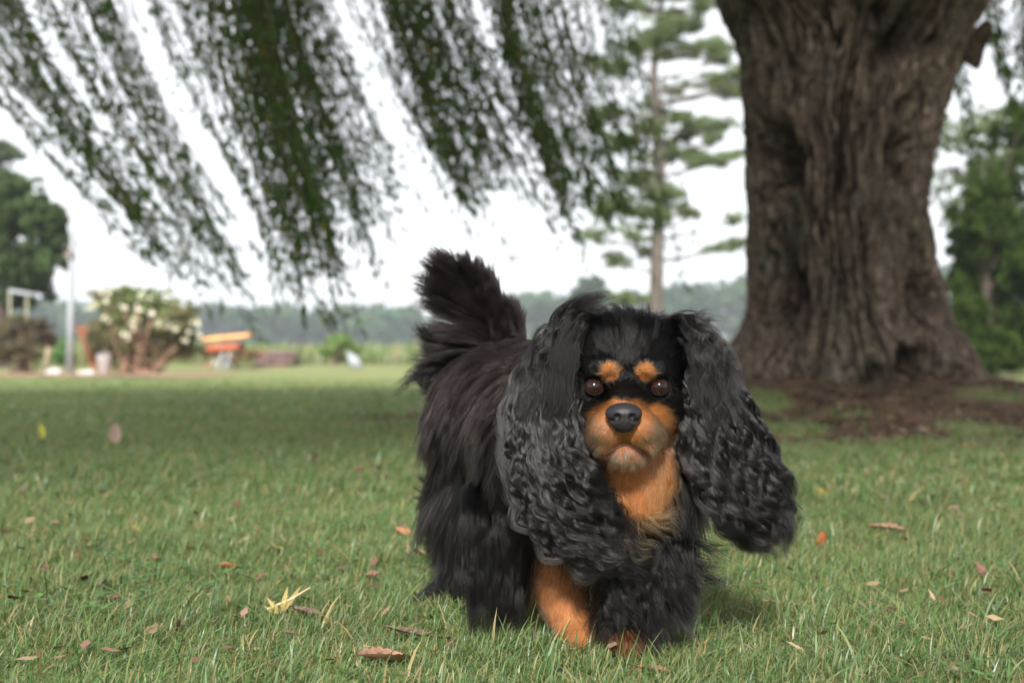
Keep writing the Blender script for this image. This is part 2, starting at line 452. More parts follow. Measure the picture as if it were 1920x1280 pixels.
# hollows: (px, py, half width px, half height px, depth)
hol = np.zeros_like(TH)
hwx = (fbm(q(9, 7), 3, 333) - .5).reshape(TH.shape) * .16; hwz = (fbm(q(9, 7), 3, 343) - .5).reshape(TH.shape) * .22
for (hx, hy, hw, hh, dp) in ((1482, 290, 42, 68, .22), (1428, 200, 26, 70, .10), (1500, 545, 22, 120, .08), (1702, 292, 20, 52, .12), (1752, 530, 32, 66, .15), (1712, 690, 52, 36, .18), (1690, 60, 80, 44, .12), (1880, 640, 10, 10, .0), (1620, 700, 20, 20, .04)):
    c0 = P(hx, hy, 6.0 - .4)
    xw = CX + RAD * ct + hwx; ZZh = ZZ + hwz
    front = ss(0.1, -0.3, st)
    k_ = np.exp(-(((xw - c0[0]) / (hw / FPX * 5.6)) ** 2 + ((ZZh - c0[2]) / (hh / FPX * 5.6)) ** 2) ** 1.5) * front
    disp = disp - dp * k_; hol = np.maximum(hol, k_)
    rim = np.exp(-((np.sqrt(((xw - c0[0]) / (hw / FPX * 5.6)) ** 2 + ((ZZh - c0[2]) / (hh / FPX * 5.6)) ** 2) - 1.35) / .3) ** 2) * front
    disp = disp + rim * .014
# root flare lobes near the base
flare = ss(0.55, 0.05, ZZ) * (0.10 * (fbm(q(2.6, 0.4), 2, 90) - .42).reshape(TH.shape) * 2)
R = RAD + disp + flare
V = np.stack([CX + R * ct, 6.1 + R * st * 0.95, ZZ], 2).reshape(-1, 3)
# bark colour: weathered grey ridge tops, reddish brown fissures, dark rotten hollows, green moss streaks
rv = np.clip((r1_ - .75) * 1.1 + (r2_ - .75) * .9 + (r3_ - .7) * .5 + fine * .9 + .62, 0, 1)[..., None]
moss = ss(.56, .72, fbm(q(4, 2.2), 4, 101).reshape(TH.shape))[..., None] * .5
C = np.array([.036, .023, .016]) * (1 - rv) + np.array([.215, .165, .128]) * rv
C = C * (1 - moss) + np.array([.075, .080, .050]) * moss
lich = ss(.60, .74, fbm(q(16, 7), 4, 131).reshape(TH.shape))[..., None] * rv * .6
C = C * (1 - lich) + np.array([.21, .20, .175]) * lich
C = C * (1 - .85 * hol[..., None]) + np.array([.022, .012, .009]) * .85 * hol[..., None]
M_BARK = plain('willow_bark', (0, 0, 0), .9, .30, 38, .6, usecol=True, spec=.15)
nd, lk = M_BARK.node_tree.nodes, M_BARK.node_tree.links
tcb = N(nd, 'ShaderNodeTexCoord'); mpb = N(nd, 'ShaderNodeMapping'); mpb.inputs['Scale'].default_value = (1, 1, .28); lk.new(tcb.outputs['Object'], mpb.inputs[0])
nb = N(nd, 'ShaderNodeTexNoise'); nb.inputs['Scale'].default_value = 42; nb.inputs['Detail'].default_value = 7; nb.inputs['Roughness'].default_value = .62; nb.inputs['Distortion'].default_value = .6; lk.new(mpb.outputs[0], nb.inputs['Vector'])
rb = N(nd, 'ShaderNodeMapRange'); rb.inputs['From Min'].default_value = .40; rb.inputs['From Max'].default_value = .60; rb.inputs['To Min'].default_value = .58; rb.inputs['To Max'].default_value = 1.35; lk.new(nb.outputs[0], rb.inputs[0])
pb = [q_ for q_ in nd if q_.type == 'BSDF_PRINCIPLED'][0]; src = pb.inputs['Base Color'].links[0].from_socket
vb = N(nd, 'ShaderNodeVectorMath', operation='SCALE'); lk.new(src, vb.inputs[0]); lk.new(rb.outputs[0], vb.inputs['Scale']); lk.new(vb.outputs[0], pb.inputs['Base Color'])
bb = N(nd, 'ShaderNodeBump'); bb.inputs['Strength'].default_value = .9; bb.inputs['Distance'].default_value = .02; lk.new(rb.outputs[0], bb.inputs['Height'])
lk.new(pb.inputs['Normal'].links[0].from_socket, bb.inputs['Normal']); lk.new(bb.outputs[0], pb.inputs['Normal'])
tr = mk('trunk', V, grid_faces(NT, NZ, True), M_BARK, willow, C.reshape(-1, 3), True)
# broken stub at the right of the trunk
mb = MB(); p0_ = P(1835, 75, 6.0); p1_ = P(1850, 52, 5.95)
mb.tube(bez([p0_ + [-.05, .05, -.08], p0_, p1_, p1_ + [.012, 0, .03]], 14), np.array([.08, .075, .07, .062, .055, .048, .043, .038, .035, .033, .032, .030, .025, .015]), 16, (.10, .07, .05), .35, 5)
mb.build('branch_stub', M_BARK, willow, True)
# limbs
def limb(pts, r0, r1, name='limb', seed=0):
    p_ = bez(pts, 40); rr = np.linspace(r0, r1, 40); mb = MB(); mb.tube(p_, rr, 18, (.16, .12, .095), .22, seed); return mb.build(name, M_BARK, willow, True), p_
tx, ty = TREE
lim = [([(1.35, 6.1, 2.3), (.7, 6.0, 3.1), (-.8, 5.8, 3.9), (-3.2, 5.6, 4.3), (-5.5, 5.4, 4.2)], .30, .06),
       ([(1.5, 6.2, 2.3), (1.2, 7.2, 3.3), (.2, 8.8, 4.3), (-1.5, 10, 4.6)], .26, .05),
       ([(1.8, 6.0, 2.3), (2.3, 5.6, 3.3), (3.6, 5.4, 4.4), (5.5, 5.2, 4.8)], .30, .06),
       ([(1.5, 5.9, 2.4), (1.0, 4.8, 3.4), (.2, 3.0, 4.2), (-.6, .5, 4.5), (-1.0, -2.2, 4.5)], .26, .05),
       ([(1.7, 5.9, 2.4), (2.2, 4.4, 3.5), (2.8, 2.4, 4.3), (3.0, -1.0, 4.5)], .24, .05),
       ([(.2, 5.95, 3.4), (-1.3, 4.6, 4.1), (-3.0, 3.2, 4.4)], .14, .04),
       ([(1.7, 6.3, 2.3), (2.2, 7.6, 3.4), (3.4, 9.2, 4.4)], .24, .05),
       ([(1.6, 6.1, 2.3), (1.6, 6.3, 3.6), (1.4, 6.6, 5.0), (1.0, 7.0, 6.4)], .34, .08)]
LP = []
for i, (p_, a_, b_) in enumerate(lim):
    _, pp = limb(p_, a_, b_, seed=i); LP.append(pp)

M_WLEAF = leafmat('willow_leaf', trans=.40, rough=.5, gloss=.15)
M_TWIG = plain('willow_twig', (.10, .08, .04), .8, .2, 20, .1)
def fronds(tops, bots, nleaf, ll=(.05, .085), lw=.0085, twig=True, sway=.05, curve=.12):
    """hanging leafy twigs from tops to bots (n,3); returns MB for leaves and twigs"""
    leaves = MB(); tw = MB()
    n = len(tops)
    for i in range(n):
        a, b_ = tops[i], bots[i]; Ls = np.linalg.norm(b_ - a)
        mid = (a + b_) / 2 + np.array([-curve * Ls, rng.normal(0, .05) * Ls, -.03 * Ls]) + rng.normal(0, sway * .5, 3)
        p_ = bez([a, mid, b_], 12)
        if twig: tw.tube(p_, np.linspace(.0028, .0009, 12), 3)
        m_ = max(4, int(nleaf * Ls * rng.uniform(.75, 1.2)))
        t = np.sort(rng.uniform(0.0, 1, m_)); f = t * 11; j = np.minimum(f.astype(int), 10); fr = (f - j)[:, None]
        pos = p_[j] * (1 - fr) + p_[j + 1] * fr; dr = p_[j + 1] - p_[j]; dr /= np.linalg.norm(dr, axis=1)[:, None]
        d = dr + rng.normal(0, .55, (m_, 3)); d[:, 2] -= .25; d[:, 0] += .12; d /= np.linalg.norm(d, axis=1)[:, None]
        s = np.cross(d, rng.normal(0, 1, (m_, 3))); s /= np.linalg.norm(s, axis=1)[:, None] + 1e-6
        nn = np.cross(d, s)
        l = rng.uniform(ll[0], ll[1], m_)[:, None]; w2 = lw * rng.uniform(.7, 1.3, (m_, 1)) * .5
        q0 = pos; q1 = pos + d * l * .38 + s * w2 + nn * l * .03; q2 = pos + d * l * .38 - s * w2 + nn * l * .03; q3 = pos + d * l - nn * l * .06 + [0, 0, 0]
        V = np.stack([q0, q1, q3, q2], 1).reshape(-1, 3)
        yl = rng.random(m_) < .04
        c_ = np.array([.052, .100, .020]) * rng.uniform(.65, 1.35, (m_, 1)); c_[yl] = np.array([.20, .15, .03])
        leaves.add(V, np.arange(4 * m_).reshape(-1, 4), np.repeat(c_, 4, 0))
    return leaves, tw

# visible wind-blown curtains, given as (photo x at the top edge, bottom x, bottom y, half spread, count, distance, leaf density)
curt = [(-110, 275, 490, 14, 6, 5.6, 58), (-130, 300, 470, 44, 12, 5.8, 46), (0, 350, 545, 50, 18, 6.0, 44), (90, 400, 510, 60, 20, 5.6, 42), (190, 452, 560, 45, 20, 6.2, 44), (250, 470, 430, 45, 12, 5.9, 40),
        (440, 590, 520, 52, 50, 5.7, 62), (520, 650, 455, 58, 50, 6.2, 64), (575, 728, 420, 42, 24, 6.6, 56), (655, 830, 350, 45, 12, 6.0, 40), (735, 880, 400, 42, 36, 5.9, 60), (800, 962, 375, 48, 36, 6.4, 58),
        (860, 1000, 300, 40, 12, 6.0, 50), (975, 1092, 405, 38, 34, 5.8, 60), (1030, 1168, 435, 38, 28, 6.2, 58), (1100, 1200, 350, 50, 18, 7.0, 46), (1150, 1235, 500, 45, 12, 7.2, 44),
        (470, 515, 600, 70, 7, 6.2, 40), (545, 572, 645, 8, 4, 6.0, 46),
        (1350, 1372, 60, 14, 6, 6.9, 60), (1880, 1915, 210, 24, 14, 6.6, 60), (1800, 1835, 300, 12, 7, 7.0, 60), (1930, 1960, 360, 30, 16, 6.4, 56), (60, 170, 180, 90, 22, 7.0, 36), (290, 380, 200, 60, 16, 6.8, 38)]
for ci, (x0, x1, yb, sp_, cnt, dist, dens) in enumerate(curt):
    tops, bots = [], []
    # each curtain divides into a few streaks
    cnt = int(cnt * 1.25); ns = max(2, cnt // 6); sx = rng.uniform(-1, 1, ns); 
    for k in range(cnt):
        u = sx[k % ns] + rng.normal(0, .30); u2 = u + rng.normal(0, .22); Yd = dist + rng.uniform(-.6, .6)
        yb_ = yb - abs(rng.normal(0, 75)) + (45 if rng.random() < .12 else 0)
        if rng.random() < .07 and 250 < yb < 600 and ci < 17: yb_ = min(yb + rng.uniform(30, 110), 640)
        f = (yb_ + 90) / (yb + 90)
        xe = x0 + (x1 - x0) * (f * .75 + .25 * f * f)
        a = P(x0 + u * sp_ * 1.35 - (x1 - x0) / (yb + 90) * 250, -290, Yd); b_ = P(xe + u2 * sp_, yb_, Yd + rng.normal(0, .1))
        tops.append(a); bots.append(b_)
    lv, tw = fronds(np.array(tops), np.array(bots), dens * .63, ll=(.045, .085), lw=.0125, curve=.035)
    lo = lv.build('hanging_fronds', M_WLEAF, willow); to = tw.build('twig', M_TWIG, lo)
# upper crown that shades the lawn (above and around the frame)
tops, bots = [], []
allp = np.vstack(LP)
for k in range(4600):
    x = rng.uniform(-6.5, 6.5); y = rng.uniform(-3.1, 6.4)
    z = 4.7 + .8 * math.cos((x - 1) / 5) - .05 * abs(y - 1) - 1.9 * float(ss(2.8, 6.4, y)) + rng.normal(0, .3)
    Ls = rng.uniform(.7, 1.3); low = .305 + max(y, 0) * 0.33 + 1.0
    b_ = np.array([x + .25 * Ls, y, max(z - Ls, low)])
    tops.append((x, y, z)); bots.append(b_)
lv, tw = fronds(np.array(tops), np.array(bots), 34, ll=(.11, .19), lw=.026, sway=.2)
cr = lv.build('crown', M_WLEAF, willow); tw.build('twig', M_TWIG, cr)

# ================================================================ OTHER TREES AND BUSHES
M_LEAF = leafmat('tree_leaf', trans=.26, rough=.7, gloss=.08)
M_WOOD = plain('branch_bark', (.065, .048, .038), .9, .3, 8, .5)
def puff(mb, c, r, n, size, colr, asp=1.0, shell=.55, clump=None, cv=.3, droop=0.):
    """n small leaf faces in an ellipsoid, gathered in sub-clumps so that gaps show"""
    c = np.asarray(c, float); r = np.asarray(r, float) * np.ones(3)
    k = clump or max(5, n // 60)
    cc = rng.normal(0, 1, (k, 3)); cc /= np.linalg.norm(cc, axis=1)[:, None]; cc *= rng.uniform(shell, 1, (k, 1)) ** .7
    idx = rng.integers(0, k, n)
    tone = rng.uniform(1 - cv, 1 + cv, (k, 1)) * (1 + .12 * cc[:, 2:3])
    p = cc[idx] + rng.normal(0, .8 / k ** .42, (n, 3)) * .55
    p = c + p * r
    d = rng.normal(0, 1, (n, 3)); d[:, 2] -= droop; d /= np.linalg.norm(d, axis=1)[:, None]; s = np.cross(d, rng.normal(0, 1, (n, 3))); s /= np.linalg.norm(s, axis=1)[:, None]
    l = size * rng.uniform(.5, 1.2, (n, 1)); s = s * l * .5 * asp
    V = np.stack([p - d * l * .5, p + s, p + d * l * .5, p - s], 1).reshape(-1, 3)
    C = np.repeat(np.asarray(colr) * tone[idx] * rng.uniform(.75, 1.25, (n, 1)), 4, 0)
    mb.add(V, np.arange(4 * n).reshape(-1, 4), C)

def limbs_to(mb, base, targets, r0, col=(.12, .09, .07), split=.5, seed=0):
    for i, t in enumerate(targets):
        t = np.asarray(t, float); m_ = base + (t - base) * split * np.array([.5, .5, 1.0])
        mb.tube(bez([base, m_, t], 12), np.linspace(r0, r0 * .2, 12), 7, col, .2, seed + i)

# --- big dark oak at the left
Yd = 30.0
t = empty('oak_tree', P(-10, 690, Yd), 'large dark green broad oak at the far left, behind the white post', 'tree')
base = P(-10, 690, Yd); mb = MB()
mb.tube(bez([base - [0, 0, .1], P(-5, 600, Yd), P(-20, 480, Yd)], 16), np.linspace(.38, .22, 16), 14, None, .2, 3)
cl = [(20, 400, 80, 60), (80, 410, 55, 45), (-70, 380, 110, 80), (0, 470, 120, 60), (70, 500, 60, 45), (-90, 500, 110, 80), (40, 545, 65, 32), (100, 450, 35, 40), (-20, 350, 70, 35), (-150, 440, 90, 100), (-20, 575, 60, 30), (-70, 590, 60, 40), (-110, 560, 80, 60)]
limbs_to(mb, P(-10, 500, Yd), [P(a, b_, Yd) for a, b_, _, _ in cl], .14)
mb.build('trunk', M_WOOD, t, True)
lv = MB(); s_ = Yd / FPX
for (a, b_, rx_, ry_) in cl:
    puff(lv, P(a, b_, Yd + rng.uniform(-.5, .8)), (rx_ * s_, rx_ * s_ * .9, ry_ * s_), 2600, .17, (.055, .085, .030), .7, .2, 60)
lv.build('crown', M_LEAF, t)
# --- paler tree higher behind it
Yd = 42.0; s_ = Yd / FPX
t = empty('cedar_tree', P(-30, 683, Yd), 'paler grey-green treetop showing above the dark oak at the left edge', 'tree')
mb = MB(); mb.tube(bez([P(-30, 686, Yd), P(-20, 450, Yd), P(-10, 280, Yd)], 14), np.linspace(.3, .06, 14), 10); mb.build('trunk', M_WOOD, t, True)
lv = MB()
for (a, b_, rx_, ry_) in ((0, 285, 55, 24), (-40, 330, 80, 40), (25, 345, 55, 26), (-30, 400, 90, 50)):
    puff(lv, P(a, b_, Yd), (rx_ * s_, rx_ * s_, ry_ * s_), 1500, .2, (.10, .13, .075), .5, .2, 40)
lv.build('crown', M_LEAF, t)

# --- pine right of centre
Yd = 26.0; s_ = Yd / FPX
t = empty('pine_tree', P(1235, 690, Yd), 'tall loblolly pine with a bare lower trunk and sparse layered needle clusters', 'tree')
mb = MB()
tp = bez([P(1226, 696, Yd), P(1230, 560, Yd), P(1234, 430, Yd), P(1238, 300, Yd), P(1226, 150, Yd), P(1240, 30, Yd), P(1240, -60, Yd)], 40)
mb.tube(tp, np.interp(np.linspace(0, 1, 40), [0, .3, .6, 1], [.165, .13, .10, .03]), 14, None, .12, 8)
pc = [(1180, 95, 40, 24), (1235, 55, 50, 26), (1290, 48, 46, 22), (1335, 85, 38, 24), (1270, 95, 46, 20), (1140, 120, 36, 18), (1335, 150, 44, 20), (1365, 168, 36, 18), (1262, 168, 30, 20),
      (1215, 235, 36, 26), (1300, 235, 46, 20), (1350, 240, 36, 18), (1130, 215, 36, 18), (1160, 270, 40, 18), (1330, 300, 46, 16), (1275, 290, 34, 16), (1190, 330, 34, 18), (1250, 370, 44, 20),
      (1210, 395, 40, 20), (1285, 395, 26, 14), (1150, 380, 40, 22), (1120, 440, 32, 20), (1190, 440, 34, 18), (1160, 490, 34, 18), (1215, 470, 26, 16), (1185, 560, 32, 16), (1375, 410, 22, 12), (1345, 465, 26, 9), (1382, 455, 20, 12),
      (1240, -20, 60, 26), (1310, -10, 50, 24), (1180, 10, 36, 16)]
pc += [(a + rng.uniform(-45, 45), b_ + rng.uniform(-26, 26), rx_ * rng.uniform(.4, .75), ry_ * rng.uniform(.5, .9)) for (a, b_, rx_, ry_) in pc for _ in range(2) if b_ < 400]
for i, (a, b_, rx_, ry_) in enumerate(pc):
    tgt = P(a, b_, Yd + rng.uniform(-.5, .5)); zt = tgt[2] - abs(a - 1235) * s_ * .25
    j = np.argmin(np.abs(tp[:, 2] - zt)); st_ = tp[j]
    mb.tube(bez([st_, st_ * .45 + tgt * .55 + [0, 0, -.06], tgt], 10), np.linspace(.035, .008, 10), 6)
mb.build('trunk', plain('pine_bark', (.105, .088, .076), .9, .3, 6, .6), t, True)
lv = MB()
for (a, b_, rx_, ry_) in pc:
    puff(lv, P(a, b_, Yd + rng.uniform(-.5, .5)), (rx_ * s_ * 1.25, rx_ * s_ * 1.2, ry_ * s_ * 1.05), int(26 * rx_), .20, (.14, .18, .085), .09, .0, 22)
lv.build('crown', M_LEAF, t)

# --- dark conifers behind the trunk on the right
for i, (bx, Yd, lab, colr, cl) in enumerate((
    (1850, 19.0, 'dark green drooping conifer right behind the willow trunk', (.036, .060, .012), [(1835, 400, 46, 70), (1880, 350, 55, 80), (1900, 450, 60, 80), (1840, 520, 50, 70), (1830, 620, 48, 60), (1805, 540, 26, 60), (1810, 460, 26, 50), (1850, 675, 60, 22), (1810, 670, 40, 22), (1910, 675, 60, 22), (1800, 620, 30, 50), (1890, 600, 60, 80), (1935, 520, 60, 110), (1850, 660, 60, 30), (1910, 250, 40, 60)]),
    (2010, 21.0, 'dense dark conifer cut off by the right edge of the picture', (.030, .050, .012), [(1985, 300, 60, 90), (2040, 420, 80, 110), (1970, 560, 70, 100), (2060, 600, 80, 90), (2030, 200, 50, 80), (1990, 670, 70, 24), (2050, 670, 60, 24)]),
    (1800, 30.0, 'pale loose-leaved tree showing between willow trunk and dark conifer', (.115, .145, .075), [(1800, 260, 42, 24), (1840, 240, 40, 24), (1880, 220, 46, 28), (1810, 330, 34, 18), (1855, 310, 46, 20), (1795, 400, 30, 30), (1900, 290, 40, 24), (1740, 250, 50, 40), (1730, 350, 50, 40)]))):
    s_ = Yd / FPX; base = P(bx, 665 + 738 / Yd, Yd)
    t = empty('conifer_tree' if i < 2 else 'maple_tree', base, lab, 'tree')
    mb = MB(); mb.tube(bez([base - [0, 0, .05], P(bx, 560, Yd), P(bx, 430, Yd)], 14), np.linspace(.14, .03, 14), 10, (.06, .045, .035), .2, i)
    limbs_to(mb, P(bx, 540, Yd), [P(a, b_, Yd) for a, b_, _, _ in cl], .03, seed=i)
    mb.build('trunk', M_WOOD, t, True)
    lv = MB()
    for (a, b_, rx_, ry_) in cl:
        puff(lv, P(a, b_, Yd + rng.uniform(-.8, .8)), (rx_ * s_ * 1.3, rx_ * s_ * 1.4, ry_ * s_ * 1.15), 4200 if i < 2 else 700, .10 if i < 2 else .14, colr, .45, .15, 46, droop=1.0 if i < 2 else 0)
    lv.build('crown', M_LEAF, t)

# --- shrubs
def shrub(name, bx, by, Yd, lab, blobs, colr, n, size, stems, stemc, cat='shrub', asp=.5):
    s_ = Yd / FPX; base = P(bx, by, Yd); base[2] = 0
    t = empty(name, base, lab, cat); mb = MB()
    for (sx_, sy_) in stems:
        e = P(sx_, sy_, Yd + rng.uniform(-.5, .5)); b0 = base + [rng.uniform(-.25, .25), rng.uniform(-.2, .2), -.03]
        mb.tube(bez([b0, b0 * .5 + e * .5 + [0, 0, -.08], e], 10), np.linspace(.03, .010, 10), 6, None, .2)
    mb.build('stem', plain(name + '_stem', stemc, .9, .3, 9, .4), t, True)
    lv = MB()
    for (a, b_, rx_, ry_, cc) in blobs:
        puff(lv, P(a, b_, Yd + rng.uniform(-.3, .3)), (rx_ * s_, rx_ * s_ * .9, ry_ * s_), n, size, cc or colr, asp, .15, 40)
    fo = lv.build('foliage', M_LEAF, t)
    return t, fo
t, fo = shrub('flowering_shrub', 262, 701, 20.5, 'large rounded shrub covered in pale cream flowers beside the white post',
      [(225, 590, 50, 40, None), (290, 575, 55, 34, (.18, .22, .09)), (335, 600, 42, 44, None), (260, 620, 62, 40, (.19, .15, .09)), (200, 560, 36, 26, None), (250, 555, 44, 24, (.16, .2, .08)), (320, 650, 40, 30, (.19, .15, .09)), (210, 635, 32, 24, None), (275, 660, 40, 28, (.20, .145, .09)), (182, 635, 28, 34, (.16, .15, .08)), (200, 668, 28, 20, (.17, .14, .085)), (236, 640, 34, 34, (.15, .15, .07)), (350, 645, 30, 28, (.15, .16, .075)), (232, 605, 40, 30, (.15, .17, .07)), (300, 620, 40, 30, (.16, .17, .08))],
      (.17, .17, .085), 900, .10, [(200, 590), (230, 580), (260, 570), (290, 580), (320, 600), (345, 620), (240, 610), (280, 600), (300, 630), (215, 640), (330, 650), (255, 640)] * 3, (.26, .16, .11))
for (a, b_, k) in ((175, 572, 9), (200, 560, 5), (197, 593, 6), (232, 575, 4), (256, 582, 5), (252, 600, 5), (247, 612, 4), (296, 603, 5), (288, 590, 4), (236, 630, 5), (318, 612, 4), (328, 615, 3), (347, 635, 4), (366, 600, 3), (205, 545, 4), (265, 550, 3), (310, 560, 3), (183, 545, 3), (375, 628, 3), (280, 560, 3)):
    for j in range(k):
        fl = MB()
        c0 = P(a + rng.normal(0, 5), b_ + rng.normal(0, 5), 20.5 - .55 + rng.uniform(-.15, .1)); r_ = rng.uniform(.018, .034)
        nv = rng.normal(0, .5, 3) + [0, -1, .4]; nv /= np.linalg.norm(nv); u_ = np.cross(nv, [0, 0, 1.]); u_ /= np.linalg.norm(u_); v_ = np.cross(nv, u_)
        for pth in range(5):
            an = pth * 1.2566; d = u_ * math.cos(an) + v_ * math.sin(an); s2 = np.cross(nv, d)
            fl.add(np.array([c0, c0 + d * r_ * .7 + s2 * r_ * .4 + nv * r_ * .25, c0 + d * r_ * 1.15 + nv * r_ * .4, c0 + d * r_ * .7 - s2 * r_ * .4 + nv * r_ * .25]), np.array([[0, 1, 2, 3]]), (.75, .72, .58))
        fl.build('flower', M_LEAF, t)
shrub('brown_shrub', 42, 701, 20.5, 'low brownish flat-topped shrub at the left edge, below the white rail',
      [(20, 625, 40, 22, None), (65, 625, 42, 24, (.10, .075, .05)), (45, 655, 40, 22, None), (90, 640, 18, 18, (.09, .06, .045)), (5, 655, 30, 25, None), (50, 605, 40, 14, None), (-40, 640, 40, 30, None)], (.115, .10, .06), 900, .08,
      [(30, 650), (55, 650), (42, 640), (20, 640), (70, 645), (40, 620)] * 2, (.11, .07, .05))
shrub('round_bush', 636, 687, 36.0, 'small bright green rounded bush in the rough grass behind the white sign',
      [(636, 640, 28, 18, None), (615, 655, 20, 14, None), (656, 655, 22, 14, None), (637, 662, 20, 16, (.15, .13, .07))], (.155, .235, .07), 900, .14, [(630, 650), (642, 650), (636, 640)], (.2, .13, .09))
shrub('green_bush', 118, 688, 30, 'small fresh green bush between the brown shrub and the white post', [(118, 650, 14, 22, None), (112, 668, 18, 14, None)], (.09, .19, .06), 500, .10, [(118, 650)], (.15, .1, .07))
shrub('weed_clump', 390, 690, 27, 'straggly brown-green weeds under the orange table', [(390, 662, 26, 16, None), (350, 660, 24, 18, None), (470, 662, 26, 12, (.24, .15, .09)), (430, 672, 26, 8, (.3, .2, .13))], (.19, .17, .09), 500, .09, [(380, 660), (400, 655), (350, 655)], (.3, .2, .13))

# ---------------------------------------------------------------- posts, rail, bucket, plank, table, sign
M_WPAINT = plain('weathered_white_paint', (.33, .35, .38), .5, .10, 5, .1)
M_PIPE = plain('galvanised_pipe', (.52, .54, .58), .45, .12, 9, .1, metal=.3)
t = empty('white_post', P(131, 701, 20.5) * [1, 1, 0], 'tall pale grey post with a small box fixed halfway up', 'post')
mb = MB(); Yd = 20.5; s_ = Yd / FPX
mb.tube([P(131, 702, Yd), P(133, 560, Yd), P(137, 440, Yd), P(138, 368, Yd)], np.array([.058, .056, .052, .050]), 18); mb.build('pole', M_WPAINT, t, True)
mb = MB(); mb.box(P(128, 478, Yd - .09), (.13, .09, .05)); mb.box(P(131, 472, Yd - .09), (.04, .10, .09)); mb.build('fixture_box', plain('fixture', (.26, .23, .19), .6), t)
mb = MB(); mb.tube([P(138, 368, Yd), P(138, 363, Yd)], np.array([.062, .045]), 18); mb.build('cap', M_PIPE, t)
t = empty('white_rail', P(42, 695, 24.) * [1, 1, 0], 'white horizontal rail on two thin posts above the brown shrub', 'rail')
Yd = 24.
mb = MB(); mb.tube([P(16, 545, Yd), P(68, 553, Yd)], .034, 10); mb.build('crossbar', M_WPAINT, t, True)
for xx, yy in ((18, 548), (50, 553)):
    mb = MB(); mb.tube([P(xx, 696, Yd), P(xx, yy, Yd)], .022, 8); mb.build('post', plain('grey_wood', (.28, .27, .2), .85, .2, 5), t)
t = empty('wooden_post', P(86, 702, 20) * [1, 1, 0], 'short grey wooden stake beside the brown shrub', 'post'); mb = MB(); mb.tube([P(86, 703, 20), P(90, 650, 20)], .035, 9, None, .15); mb.build('stake', plain('stake_wood', (.26, .2, .14), .9), t, True)
t = empty('wooden_chair', P(178, 700, 20.3) * [1, 1, 0], 'orange-brown slanted wooden garden chair beside the flowering shrub', 'chair'); Yd = 20.3
for k in range(3):
    mb = MB(); o1 = np.array([.0 + .005 * k, .14 * k - .2, 0]); mb.tube([P(152, 612, Yd) + o1, P(170, 650, Yd) + o1, P(182, 688, Yd) + o1], .034, 6); mb.build('back_slat', plain('orange_stain', (.19, .065, .03), .6, .25, 9), t)
mb = MB(); mb.box(P(196, 686, Yd), (.36, .5, .03), ry=.12); mb.build('seat', plain('orange_stain_seat', (.30, .11, .045), .6, .25, 9), t)
for dx in (-.12, .14):
    for dy in (-.2, .2):
        mb = MB(); c0 = P(196, 694, Yd) + [dx, dy, 0]; mb.tube([[c0[0], c0[1], 0], [c0[0], c0[1], .15]], .022, 6); mb.build('leg', plain('chair_leg', (.26, .1, .05), .7), t)
def bucket(px, py, Yd, h, r, lab, c_):
    b0 = P(px, py, Yd); b0[2] = 0; t = empty('bucket', b0, lab, 'bucket'); mb = MB()
    z = np.array([0, 0, h, h * 1.02, h, h * .93]); rr = np.array([.01, r * .82, r, r * 1.04, r * .95, r * .9])
    path = b0 + np.c_[0 * z, 0 * z, z]; n_ = 20; a = np.linspace(0, 2 * np.pi, n_, endpoint=False)
    V = (path[:, None] + rr[:, None, None] * np.stack([np.cos(a), np.sin(a), 0 * a], 1)[None]).reshape(-1, 3); mb.add(V, grid_faces(n_, 6, True)); mb.build('pail', c_, t, True)
    mb = MB(); a = np.linspace(0, np.pi, 14); mb.tube(b0 + np.c_[r * np.cos(a), 0 * a - r * .3 * np.sin(a), h + .35 * r * np.sin(a)], .004, 5); mb.build('handle', M_PIPE, t)
bucket(195, 699, 20.0, .30, .115, 'pale grey bucket between the orange chair and the flowering shrub', plain('pale_plastic', (.50, .47, .48), .5))
def rock(px, Yd, r, lab, c_):
    b0 = P(px, 665 + 738 / Yd, Yd); b0[2] = gz(b0[0], b0[1]) if Yd < 15 else 0
    u = np.linspace(0, 2 * np.pi, 22, endpoint=False); v = np.linspace(-1.4, 1.5, 12); U_, V_ = np.meshgrid(u, v)
    D = np.stack([np.cos(U_) * np.cos(V_), np.sin(U_) * np.cos(V_), np.sin(V_)], 2).reshape(-1, 3)
    R_ = r * (.7 + .6 * fbm(D * 1.6 + px, 3, 4))[:, None]
    o = mk('stone', b0 + D * R_ * [1.3, 1, .75] + [0, 0, r * .3], grid_faces(22, 12, True), c_, None, None, True, loc=b0); tag(o, lab, 'stone', 'stones edging the shrub bed'); return o
M_STONE = plain('pale_stone', (.45, .42, .40), .85, .2, 12, .5)
rock(100, 19.7, .10, 'pale rounded stone in front of the grey wooden stake', M_STONE); rock(156, 19.7, .07, 'small flat stone in front of the orange chair', M_STONE); rock(166, 19.5, .08, 'flat brownish-grey stone nearest the pale bucket', M_STONE)
